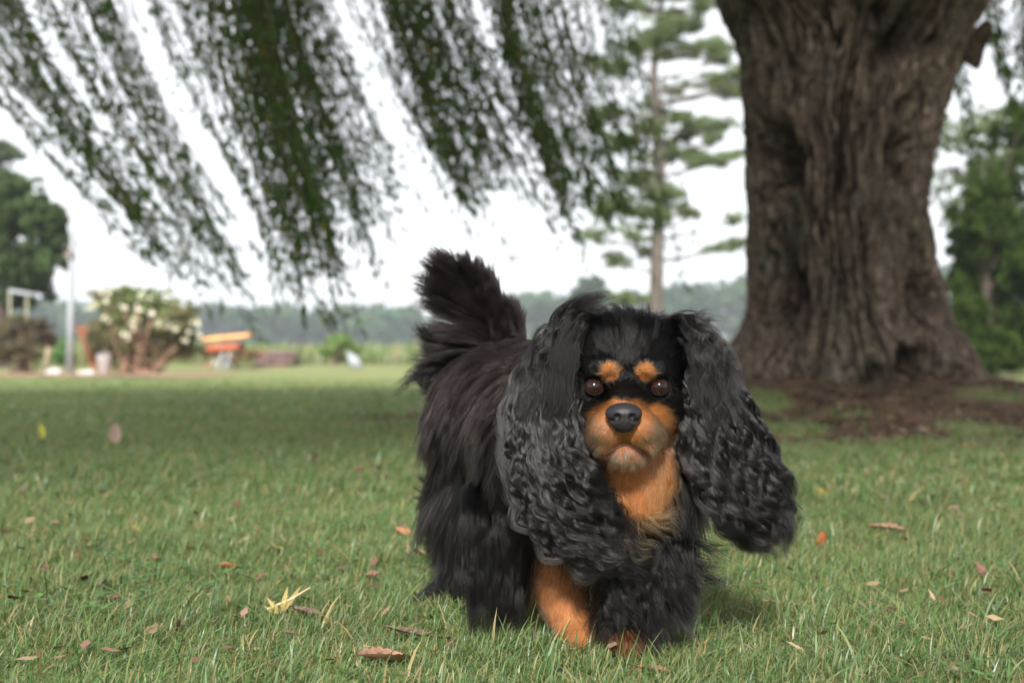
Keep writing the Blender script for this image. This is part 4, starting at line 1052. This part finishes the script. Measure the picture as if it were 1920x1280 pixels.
# 1. long coat of trunk, neck, legs
def dens_body(c):
    r = region(c); d = np.ones(len(c)); d[np.isin(r, HEADR)] = 0; d[r == RID['throat']] = 1.6; d[(c[:, 2] < .02)] = .6; d[r == RID['tail']] = 0
    d[(c[:, 0] < .03)] *= 1.15; return d
R = roots_on(BV, BF, 62000, dens_body); r = region(R)
Lb = np.full(len(R), .040)
side = ss(.30, .16, R[:, 2])
Lb = np.where(r == RID['body'], .030 + .042 * side, Lb)
Lb = np.where(r == RID['neck'], .040, Lb)
Lb = np.where(r == RID['throat'], .022, Lb)
Lb = np.where(r == RID['foreleg_l'], .052, Lb)
Lb = np.where(r == RID['foreleg_r'], .040, Lb)
Lb = np.where(r == RID['hindleg'], .050, Lb)
Lb = np.where(r == RID['paw'], .012, Lb)
px, py = proj(R)
tn = tanness(R, r)
shortleg = (r == RID['foreleg_r']) & (tn > .35); Lb[shortleg] = .009
Lb = np.where((r == RID['foreleg_l']) & (R[:, 2] < .05), .032, Lb)
thr = (r == RID['throat']) & (tn > .3)
Lb[thr] = .020
low = np.isin(r, [RID['body'], RID['hindleg'], RID['foreleg_l'], RID['foreleg_r']]) & (R[:, 2] < .19) & (tn < .3); Lb[low] *= 1.25
Lb = np.minimum(Lb, np.maximum(.010, R[:, 2] * .95))
legwin = (px > 1005) & (px < 1130) & (py > 930) & (R[:, 1] < 1.40) & (tn < .35); Lb[legwin] = np.minimum(Lb[legwin], .022)
def dir_body(R, n_):
    r = region(R); v = np.tile(A([0, 0, -1.]), (len(R), 1)) + HEAD_AXIS * .45
    top = ss(.26, .31, R[:, 2])[:, None]
    v = v * (1 - top * .6) + (HEAD_AXIS * 1.1 + A([0, 0, -.15])) * top
    nk = (r == RID['neck'])[:, None]; v = np.where(nk, A([-.25, .5, -.6]), v)
    th_ = (r == RID['throat'])[:, None]; v = np.where(th_, A([.10, .02, -1.]), v)
    fl_ = (r == RID['foreleg_l'])[:, None]; v = np.where(fl_, A([.25, .25, -.75]) + n_ * .35, v)
    fr_ = (r == RID['foreleg_r'])[:, None]; v = np.where(fr_, A([0, .25, -1.]), v)
    rr_ = (R[:, 1] > 1.6)[:, None]; v = v + np.where(rr_, A([-.35, .2, .1]), 0)
    return unit(tang(v, n_) + n_ * .12)
PS, cid = grow(R, Lb, dir_body, K=10, lift=.38, grav=.6, wave=.0016, wfreq=1.2, clump=.40, nclump=2600, noise=.13)
bt = rng.uniform(0, 1, (len(R), 1)); brown = (.25 + .75 * ss(.18, .33, R[:, 2]) * ss(.09, 0, R[:, 0]))[:, None]
cb = BLK * (1 - brown * bt) + BRN * brown * bt
t_ = tanness(R, r)[:, None] * rng.uniform(.85, 1.1, (len(R), 1)); t_ = np.clip(t_, 0, 1)
pal_ = (palecoef(R, r) + .50 * shortleg)[:, None] * rng.uniform(.3, 1, (len(R), 1))
tc_ = TAN * rng.uniform(.75, 1.25, (len(R), 1)); tc_ = tc_ * (1 - pal_) + PALE * pal_
cb = cb * (1 - t_) + tc_ * t_
rd_ = np.where(t_[:, 0] > .5, .00015, .00024); cb = cb * rng.uniform(.45, 1.7, (len(R), 1))
hair('coat', PS, cb, rd_, body)

# 2. short face coat
R = roots_on(BV, BF, 52000, lambda c: np.where(np.isin(region(c), HEADR), 1.0, 0) * (1 + 1.2 * (c[:, 1] < 1.27)) * (c[:, 1] < 1.36))
de = np.minimum(np.linalg.norm(R - EYES[0], axis=1), np.linalg.norm(R - EYES[1], axis=1)); dn = np.linalg.norm((R - NOSE) / A([1.0, 1.6, .82]), axis=1)
dm = np.min([np.linalg.norm(R - m__, axis=1) for m__ in mp], axis=0)
kp = (de > .0106) & (dn > .0152) & (dm > .0022); R = R[kp]; de = de[kp]; dn = dn[kp]; r = region(R); px, py = proj(R)
Lf = np.where(r == RID['skull'], .009 + .016 * ss(.305, .33, R[:, 2]) + .012 * ss(1.29, 1.34, R[:, 1]), .0075)
Lf = np.where(r == RID['cheek'], .010 + .008 * ss(1.26, 1.30, R[:, 1]), Lf)
Lf = np.where(r == RID['muzzle'], .0045 + .004 * ss(.014, .045, dn), Lf); Lf = np.where(r == RID['chin'], .009, Lf)
Lf = Lf * ss(.006, .030, de) + .0022; Lf = np.where(ell(px, py, 1144, 700, 34, 30, .2) + ell(px, py, 1210, 700, 34, 30, .2) > .3, np.minimum(Lf, .0048), Lf)
def dir_face(R, n_):
    v = unit(R - (NOSE + A([0, .004, .006]))); v = v + A([0, .35, 0]) + np.where((R[:, 2] > .285)[:, None], A([0, .5, .25]), A([0, .1, -.25])); return tang(v, n_)
PS, cid = grow(R, Lf, dir_face, K=6, lift=.28, grav=.15, clump=.35, nclump=1600, noise=.14, push=.0006)
r = region(R); t_ = np.clip(tanness(R, r)[:, None] * rng.uniform(.9, 1.08, (len(R), 1)), 0, 1); pal_ = np.clip(palecoef(R, r)[:, None] * rng.uniform(.4, 1.2, (len(R), 1)), 0, 1)
lipd = np.min([np.linalg.norm(R - m__, axis=1) for m__ in bez(mp, 40)], axis=0); dark = (ss(.0065, .003, lipd) * .75)[:, None]
tc_ = TAN * rng.uniform(.8, 1.2, (len(R), 1)); tc_ = tc_ * (1 - pal_) + PALE * pal_; tc_ = tc_ * (1 - dark) + A([.09, .045, .035]) * dark
hair('face_coat', PS, (BLK * (1 - t_) + tc_ * t_) * rng.uniform(.6, 1.3, (len(R), 1)), .00014, body)

# 3. tail plume
R = roots_on(BV, BF, 26000, lambda c: (region(c) == RID['tail']).astype(float))
tl = A([(-.030, 1.640, .265), (-.027, 1.668, .320), (-.048, 1.675, .372), (-.074, 1.672, .418)])
def dir_tail(R, n_):
    t = ss(.27, .42, R[:, 2])[:, None]
    v = A([-.25, .1, .55]) * (1 - t) + A([-.35, 0, .75]) * t + np.where((n_[:, 0] < 0)[:, None], A([-.70, -.1, .15]), A([-.10, 0, .55]))
    v = v + np.where(((n_[:, 0] < 0) & (R[:, 2] < .34))[:, None], A([-.6, .1, -.55]), 0); return unit(v + n_ * .25)
Lt = .035 + .018 * (nrm(R)[:, 0] < 0) - .014 * ss(.38, .43, R[:, 2])
PS, cid = grow(R, Lt, dir_tail, K=10, lift=.30, grav=.25, wave=.0012, wfreq=1.0, clump=.32, nclump=900, noise=.10)
hair('tail_plume', PS, BLK * .9 + (BRN - BLK) * rng.uniform(0, .35, (len(R), 1)), .00024, body)

# 4. locks: hand-placed tufts and curls. path control points, strands gathered round each wavy lock
def locks(specs, spread0=.0035, coh=False, nst=60, K=30, wave=.004, wl=.024, colf=None, rad=.00016, seed=0):
    out, cols = [], []
    for (pts, am, k_, col_) in specs:
        p_ = bez(pts, K); seg = np.linalg.norm(np.diff(p_, axis=0), axis=1); Ls = np.concatenate([[0], np.cumsum(seg)]); T, Aa, Bb = frames(p_)
        t = (Ls / Ls[-1]); ph = rng.uniform(0, 6.28); w_ = 6.283 * Ls / (wl * (rng.uniform(.92, 1.1) if coh else rng.uniform(.8, 1.3))); rot = rng.normal(0, .55)
        if coh: ph = 16 * vnoise(p_[K // 2:K // 2 + 1] * 26, 91)[0] + rng.normal(0, 1.1)
        env = am * wave * ss(0, .3, t) * rng.uniform(.7, 1.3)
        e1 = math.cos(rot) * Aa + math.sin(rot) * Bb; e2 = -math.sin(rot) * Aa + math.cos(rot) * Bb
        c = p_ + e1 * (env * np.sin(w_ + ph))[:, None] + e2 * (env * .16 * np.cos(w_ + ph + rng.normal(0, .3)))[:, None]
        T2, A2, B2 = frames(c)
        nsb = 5; sub_ = rng.integers(0, nsb, k_); u = rng.normal(0, .5, (nsb, 1))[sub_] + rng.normal(0, .13, (k_, 1)); v = rng.normal(0, .5, (nsb, 1))[sub_] + rng.normal(0, .13, (k_, 1))
        sp = spread0 * (1.0 - .72 * t ** 1.3)[None] * (1 + .25 * np.sin(w_ * .5 + ph))[None]
        q_ = c[None] + (u * sp)[..., None] * A2[None] + (v * sp * .6)[..., None] * B2[None]
        cut = rng.uniform(.72, 1.0, k_)       # strands end at different places
        s_ = np.linspace(0, 1, K)[None] * cut[:, None] * (K - 1); j = np.minimum(s_.astype(int), K - 2); f = (s_ - j)[..., None]
        ii = np.arange(k_)[:, None]; q_ = q_[ii, j] * (1 - f) + q_[ii, j + 1] * f
        fly = rng.normal(0, .0024, (k_, 1, 3)) * (np.linspace(0, 1, K) ** 2)[None, :, None]; q_ = q_ + fly
        out.append(q_); cols.append(np.asarray(col_) * rng.uniform(.4, 1.7, (k_, 1)))
    return np.vstack(out), np.vstack(cols)

def ear(name, path, half, normal_out, thick, nlock, lab=None):
    """ear leather as a thin lobed flap, with rows of curly locks lying over it"""
    K = 40; c = bez(path, K); hw = np.interp(np.linspace(0, 1, K), np.linspace(0, 1, len(half)), half)
    T = unit(np.gradient(c, axis=0)); Nn = A(normal_out, dtype=float); Nn = Nn[None] - T * (T @ Nn)[:, None]; Nn = unit(Nn); S = np.cross(T, Nn)
    m_ = 24; th_ = np.linspace(0, 2 * np.pi, m_, endpoint=False); fl = .62
    k2 = int(K * fl); prof2 = np.sqrt(np.clip(1 - (np.linspace(-.25, 1, k2) ** 2), 0.02, 1))
    V = c[:k2, None] + (hw[:k2] * .72 * prof2)[:, None, None] * np.cos(th_)[None, :, None] * S[:k2, None] + (thick * .32 * prof2)[:, None, None] * np.sin(th_)[None, :, None] * Nn[:k2, None]
    V = V.reshape(-1, 3); V = np.vstack([V, c[:1], c[k2 - 1:k2]]); i = np.arange(m_); j = (i + 1) % m_
    F = [grid_faces(m_, k2, True), np.stack([j, i, np.full(m_, m_ * k2)], 1), np.stack([(k2 - 1) * m_ + i, (k2 - 1) * m_ + j, np.full(m_, m_ * k2 + 1)], 1)]
    e = mk(name, V, F, M_SKIN, dog, np.broadcast_to(BLK * 1.2, (len(V), 3)), True)
    if lab: e['label'] = lab
    specs = []
    for k in range(nlock):
        u = rng.uniform(-1, 1) * (1.12 if rng.random() < .2 else 1); lay = rng.uniform(-1, 1); s0 = rng.random() ** 1.8 * .55; s1 = min(rng.uniform(.88, 1.08), s0 + rng.uniform(.40, .9))
        if s1 - s0 < .25: s1 = min(1.03, s0 + .3)
        wv_ = .93 * rng.uniform(.85, 1.16); ss_ = np.linspace(s0, s1, 7); u2 = u + rng.normal(0, .12); pts = []
        for q_, s in enumerate(ss_):
            jx = min(max(s, 0), 1) * (K - 1); j0 = min(int(jx), K - 2); f = jx - j0
            cc = c[j0] * (1 - f) + c[j0 + 1] * f + T[-1] * max(0, s - 1) * .2; h_ = np.interp(min(s, 1), np.linspace(0, 1, len(half)), half)
            uu = u * (1 - q_ / 6) + u2 * (q_ / 6)
            pts.append(cc + S[j0] * uu * h_ * wv_ + Nn[j0] * (lay * thick * (1 - .5 * uu * uu) * (.6 + .6 * s)))
        specs.append((A(pts), rng.uniform(.6, 1.25) * (.10 + 1.1 * s1 ** 1.8), int(rng.integers(34, 62)), (BLK * 1.0)))
    Q, Cc = locks(specs, .0044, coh=True, K=44, wave=.0047, wl=.042); print(name, Q.shape)
    hair('ear_fringe', Q, Cc, .00021, e, mat=M_EARHAIR)
    return e
E_R = [P(1092, 636, 1.335), P(1050, 690, 1.305), P(1026, 770, 1.285), P(1026, 860, 1.27), P(1060, 940, 1.262), P(1118, 1000, 1.262), P(1190, 1045, 1.262)]
ear('ear', E_R, [.020, .033, .037, .039, .040, .036, .016], (-.35, -1, .15), .016, 420)
E_L = [P(1285, 640, 1.335), P(1318, 700, 1.31), P(1343, 780, 1.30), P(1370, 860, 1.295), P(1405, 930, 1.29), P(1435, 985, 1.29), P(1452, 1030, 1.29)]
ear('ear', E_L, [.016, .028, .040, .044, .043, .034, .012], (.35, -1, .15), .016, 380)

# wind-lifted tufts: crown of the head, ear roots, rump wisps, chest lock, foreleg feathering
def jit(pts, a): return A(pts) + rng.normal(0, a, (1, 3)) + rng.normal(0, a * .35, (len(pts), 3))
sp = []
for k in range(16):   # ear-root tuft blown up and to the right
    x0 = rng.uniform(1050, 1090); y0 = rng.uniform(635, 670); e_ = rng.uniform(-1, 1)
    sp.append((jit([P(x0, y0, 1.30), P(x0 - 8, y0 - 45 - 8 * e_, 1.30), P(x0 + 25 + 10 * e_, y0 - 80, 1.30), P(x0 + 62 + 14 * e_, y0 - 98 + 14 * abs(e_), 1.30)], .002), .25, 42, BLK))
for k in range(30):   # tuft falling from the crown to the left ear
    x0 = rng.uniform(1075, 1105); y0 = rng.uniform(600, 640); dx = rng.uniform(-40, 5)
    sp.append((jit([P(x0 + 15, y0, 1.30), P(x0 - 5, y0 - 5, 1.285), P(x0 - 25 + dx * .5, y0 + 60, 1.275), P(x0 - 35 + dx, y0 + 150, 1.262)], .002), .5, 50, BLK))
for k in range(115):   # sparse long hairs on the crown, blown to the right
    x0 = rng.uniform(1110, 1290); y0 = rng.uniform(612, 640); dx = rng.uniform(20, 70); dy = rng.uniform(5, 38)
    sp.append((jit([P(x0, y0, 1.315), P(x0 + dx * .3, y0 - dy * .7, 1.31), P(x0 + dx, y0 - dy, 1.31)], .0015), .15, 12, BLK))
for k in range(34):   # right ear root
    x0 = rng.uniform(1262, 1300); y0 = rng.uniform(612, 650); dx = rng.uniform(0, 45)
    sp.append((jit([P(x0 - 20, y0, 1.315), P(x0 + 12, y0 - 6, 1.30), P(x0 + 28 + dx * .6, y0 + 50, 1.29), P(x0 + 30 + dx, y0 + 150, 1.28)], .002), .5, 50, BLK))
for k in range(22):   # right crown wisps
    x0 = rng.uniform(1265, 1310); y0 = rng.uniform(610, 640); sp.append((jit([P(x0, y0, 1.31), P(x0 + 15, y0 - 22, 1.31), P(x0 + rng.uniform(20, 60), y0 - rng.uniform(5, 35), 1.31)], .0015), .2, 14, BLK))
for (pp, k) in (([(850, 670, 1.66), (810, 692, 1.66), (770, 705, 1.66), (735, 735, 1.66)], 5), ([(850, 690, 1.66), (815, 715, 1.66), (790, 700, 1.66), (768, 718, 1.66)], 5), ([(840, 700, 1.65), (815, 720, 1.65), (800, 728, 1.65), (782, 726, 1.65)], 6), ([(830, 650, 1.66), (800, 630, 1.66), (785, 610, 1.66)], 8),
                ([(840, 900, 1.6), (805, 905, 1.6), (780, 890, 1.6)], 7), ([(840, 940, 1.6), (800, 935, 1.6), (785, 925, 1.6)], 7), ([(850, 1000, 1.58), (815, 1015, 1.58), (798, 1010, 1.58)], 7), ([(850, 1060, 1.56), (815, 1100, 1.56), (770, 1128, 1.55)], 12), ([(840, 780, 1.6), (812, 800, 1.6), (796, 830, 1.6)], 9)):
    for j in range(k): sp.append((jit([P(*q_) for q_ in pp], .005), .5, 26, BLK))
for k in range(120):   # chest and shoulder curtain left of the tan leg, hanging into the grass
    x0 = rng.uniform(880, 982); y0 = rng.uniform(900, 1060); sp.append((jit([P(x0, y0, 1.39), P(x0 - 3, y0 + 60, 1.352), P(x0 + rng.uniform(-12, 10), min(1192, y0 + 140), 1.345)], .003), .12, 56, BLK))
for k in range(150):  # feathering between and right of the forelegs
    x0 = rng.uniform(1128, 1290); y0 = rng.uniform(965, 1090); e_ = rng.uniform(-1, 1)
    xe = x0 + rng.uniform(5, 45); ye = min(y0 + rng.uniform(70, 130), 1195 if x0 < 1240 else 1172)
    if x0 < 1130: y0 = max(960, y0 - 70); ye = min(ye, 1110); 
    sp.append((jit([P(x0, y0, 1.315), P(x0 + 5, y0 + (ye - y0) * .4, 1.295), P((x0 + xe) / 2 + 6 * e_, y0 + (ye - y0) * .75, 1.29), P(xe, ye, 1.288)], .0025), .45, 56, BLK))
for k in range(22):   # wisps thrown out to the right of the chest
    y0 = rng.uniform(985, 1080); sp.append((jit([P(1285, y0, 1.32), P(1320, y0 + 18, 1.32), P(1320 + rng.uniform(15, 70), y0 + rng.uniform(10, 55), 1.32)], .003), .4, 12, BLK))
for k in range(40):   # side of neck right of the throat
    x0 = rng.uniform(1255, 1300); sp.append((jit([P(x0, 860 + rng.uniform(-30, 20), 1.315), P(x0 + 5, 930, 1.30), P(x0 + rng.uniform(-25, 12), 1010, 1.295)], .002), .35, 44, BLK))
for k in range(260):  # long coat hanging along the flank down to the grass
    f = rng.random(); X0 = -.098 + .105 * f + rng.normal(0, .006); Y0 = 1.60 - .20 * f; z0 = rng.uniform(.10, .20); l_ = rng.uniform(.06, .10)
    ze = max(.018, z0 - l_); sp.append((jit([(X0 + .03, Y0 + .02, z0 + .02), (X0 + .005, Y0 - .005, z0 - l_ * .3), (X0 - .004, Y0 - .01, ze)], .003), .12, 60, BLK))
for k in range(30):   # hind leg feather
    x0 = rng.uniform(830, 900); y0 = rng.uniform(1000, 1060); sp.append((jit([P(x0, y0, 1.55), P(x0 - 8, y0 + 50, 1.54), P(x0 - 20 + rng.uniform(-20, 15), min(y0 + 100, 1135), 1.535)], .003), .4, 40, BLK))
Q, Cc = locks(sp, .0066, K=24, wave=.0028, wl=.042)
hair('loose_tufts', Q, Cc, .00020, body, mat=M_HAIR)
sp2 = []
for k in range(56):   # head hair sweeping out over both ear roots
    for sgn in (-1, 1):
        x0 = 1182 + sgn * rng.uniform(25, 85); y0 = rng.uniform(608, 640); w1 = rng.uniform(0, 34) ** 1.05
        sp2.append((jit([P(x0, y0 + 8, 1.325), P(1182 + sgn * (105 + w1 * .4), y0 - 6, 1.300), P(1182 + sgn * (135 + w1), y0 + 42, 1.285), P(1182 + sgn * (150 + w1 * 1.6), y0 + rng.uniform(70, 200), 1.270)], .003), .9, 34, BLK))
Q, Cc = locks(sp2, .0048, K=30, wave=.0040, wl=.036)
hair('head_hair', Q, Cc, .00020, body, mat=M_EARHAIR)
sp = []
GOLD = A([.42, .22, .085])
for (pp, k) in (([(1200, 960, 1.285), (1235, 968, 1.27), (1265, 955, 1.268), (1282, 985, 1.268)], 3), ([(1190, 965, 1.28), (1225, 985, 1.265), (1255, 990, 1.262), (1262, 1010, 1.262)], 3), ([(1180, 985, 1.275), (1200, 1010, 1.262), (1225, 1020, 1.258), (1250, 1040, 1.26)], 3),
                ([(1170, 990, 1.27), (1178, 1015, 1.256), (1205, 1035, 1.256), (1232, 1030, 1.258)], 3), ([(1205, 975, 1.28), (1235, 995, 1.265), (1270, 1018, 1.265)], 2)):
    for j in range(k): sp.append((jit([P(*q_) for q_ in pp], .0035), 1.0, 18, GOLD))
for k in range(34):   # throat hair
    x0 = rng.uniform(1175, 1258); sp.append((jit([P(x0, 880 + rng.uniform(-8, 25), 1.285), P(x0 + 3, 920, 1.278), P(x0 - (x0 - 1215) * .35, 968 + rng.uniform(-15, 10), 1.273)], .0014), .25, 34, A([.36, .105, .024]) if rng.random() < .8 else GOLD))
Q, Cc = locks(sp, .0062, K=22, wave=.0026, wl=.026)
hair('throat_lock', Q, Cc, .00010, body)

# ---- eyes
def ballmesh(c, r, n=28, m_=18):
    u = np.linspace(0, 2 * np.pi, n, endpoint=False); v = np.linspace(-np.pi / 2 + .02, np.pi / 2 - .02, m_); U_, V_ = np.meshgrid(u, v)
    return c + r * np.stack([np.cos(U_) * np.cos(V_), np.sin(V_), np.sin(U_) * np.cos(V_)], 2).reshape(-1, 3), grid_faces(n, m_, True)
m, nd, lk = mat_new('dog_eye')
at = N(nd, 'ShaderNodeAttribute', attribute_name='Col'); b = N(nd, 'ShaderNodeBsdfPrincipled'); b.inputs['Roughness'].default_value = .05; b.inputs['Specular IOR Level'].default_value = .35
lk.new(at.outputs['Color'], b.inputs['Base Color']); o = N(nd, 'ShaderNodeOutputMaterial'); lk.new(b.outputs[0], o.inputs[0]); M_EYE = m
M_LID = plain('eyelid_skin', (.005, .004, .005), .8, .2, 300, .2, spec=.1)
for e in EYES:
    V, F = ballmesh(e, .0095, 48, 40); ro = np.hypot(V[:, 0] - e[0], V[:, 2] - e[2]); fr_ = V[:, 1] < e[1]
    C = np.tile(A([.02, .012, .01]), (len(V), 1)); ir = (ro < .0074) & fr_; C[ir] = A([.017, .007, .005]); C[(ro < .0036) & fr_] = A([.008, .004, .004])
    lk2 = (ro > .0066) & (ro < .0076) & fr_; C[lk2] = A([.03, .012, .01])
    eo = mk('eye', V, F, M_EYE, dog, C, True)
    a = np.linspace(0, 2 * np.pi, 40)[:-1]; ring = e + np.c_[.0088 * np.cos(a), -.0056 + .0024 * (np.abs(np.cos(a)) ** 2), .0076 * np.sin(a) * np.where(np.sin(a) > 0, .92, 1)]
    mb = MB(); pr_ = np.vstack([ring, ring[:1]]); mb.tube(pr_, .0013, 10); mb.build('eyelid', M_LID, eo, True)

# ---- nose leather
s_n = .0009; NSC = 1.18; s_n = s_n * NSC; nl = NOSE - A([.020, .016, .018]) * NSC; nn_ = np.array([45, 36, 40]); gg = np.meshgrid(*[nl[i] + s_n * np.arange(nn_[i]) for i in range(3)], indexing='ij'); q_ = NOSE + (np.stack(gg, -1) - NOSE) / NSC
def el(c, r): return (np.linalg.norm((q_ - (NOSE + c)) / A(r), axis=-1) - 1) * min(r)
d = el(A([0, .002, .002]), (.0148, .0115, .0088)); d2 = el(A([0, .002, -.004]), (.0108, .0105, .0095)); k = .004
h = np.clip(.5 + .5 * (d2 - d) / k, 0, 1); d = d2 * (1 - h) + d * h - k * h * (1 - h)
for sx in (-1, 1):
    for (o1, rr_) in ((A([sx * .0062, -.0095, -.0008]), (.0034, .0050, .0030)), (A([sx * .0105, -.0065, -.0035]), (.0040, .0050, .0015))):
        dn_ = -el(o1, rr_); h = np.clip(.5 + .5 * (dn_ - d) / .0014, 0, 1); d = d * (1 - h) + dn_ * h + .0014 * h * (1 - h)
dn_ = -rc(q_, tuple(NOSE + [0, -.0098, .0005]), .0009, tuple(NOSE + [0, -.0090, -.0125]), .0012); h = np.clip(.5 + .5 * (dn_ - d) / .001, 0, 1); d = d * (1 - h) + dn_ * h + .001 * h * (1 - h)
lo_s, H_s = lo, H_; lo, H_ = nl, s_n; NV, NF = surface_nets(d.astype(np.float32)); lo, H_ = lo_s, H_s
m, nd, lk = mat_new('nose_leather'); tc = N(nd, 'ShaderNodeTexCoord'); vo = N(nd, 'ShaderNodeTexVoronoi'); vo.inputs['Scale'].default_value = 900; lk.new(tc.outputs['Object'], vo.inputs['Vector'])
b = N(nd, 'ShaderNodeBsdfPrincipled'); b.inputs['Base Color'].default_value = (.014, .013, .015, 1); b.inputs['Roughness'].default_value = .42; b.inputs['Specular IOR Level'].default_value = .35
bp = N(nd, 'ShaderNodeBump'); bp.inputs['Strength'].default_value = .45; bp.inputs['Distance'].default_value = .0006; bp.invert = True; lk.new(vo.outputs['Distance'], bp.inputs['Height']); lk.new(bp.outputs[0], b.inputs['Normal'])
o = N(nd, 'ShaderNodeOutputMaterial'); lk.new(b.outputs[0], o.inputs[0])
mk('nose', NV, NF, m, dog, None, True)
# dark lip line
M_LIP = plain('lip_skin', (.035, .018, .018), .5, .2, 300, .2); mb = MB(); mb.tube(bez(mp[1:-1] + [0, .0022, 0], 24), .0008, 8); mb.build('lip', M_LIP, body, True)
# whiskers
ws = []
for sx, cx_ in ((-1, .090), (1, .126)):
    for k in range(9):
        a = A([cx_ + sx * rng.uniform(0, .012), 1.226 + rng.uniform(0, .012), .225 + rng.uniform(-.004, .012)]); dd = A([sx * rng.uniform(.5, 1), -rng.uniform(.1, .5), rng.uniform(-.5, .1)]); dd /= np.linalg.norm(dd); l_ = rng.uniform(.018, .040)
        ws.append(bez([a, a + dd * l_ * .5, a + dd * l_ + [0, .003, -.006]], 8))
hair('whisker', A(ws), np.tile(A([.04, .03, .03]), (len(ws), 1)), .00010, body)
# ================================================================ HAZE
m, nd, lk = mat_new('air')
v = N(nd, 'ShaderNodeVolumePrincipled'); v.inputs['Color'].default_value = (.86, .92, 1.0, 1); v.inputs['Density'].default_value = .00095; v.inputs['Anisotropy'].default_value = .0
o = N(nd, 'ShaderNodeOutputMaterial'); lk.new(v.outputs[0], o.inputs['Volume'])
bx = [(-930, -320, -1.2), (930, -320, -1.2), (930, 1640, -1.2), (-930, 1640, -1.2)]
V = np.array(bx + [(a, b, 26.) for a, b, _ in bx]); F = np.array([[0, 3, 2, 1], [4, 5, 6, 7], [0, 1, 5, 4], [1, 2, 6, 5], [2, 3, 7, 6], [3, 0, 4, 7]])
o = mk('haze', V, F, m); tag(o, kind='stuff')
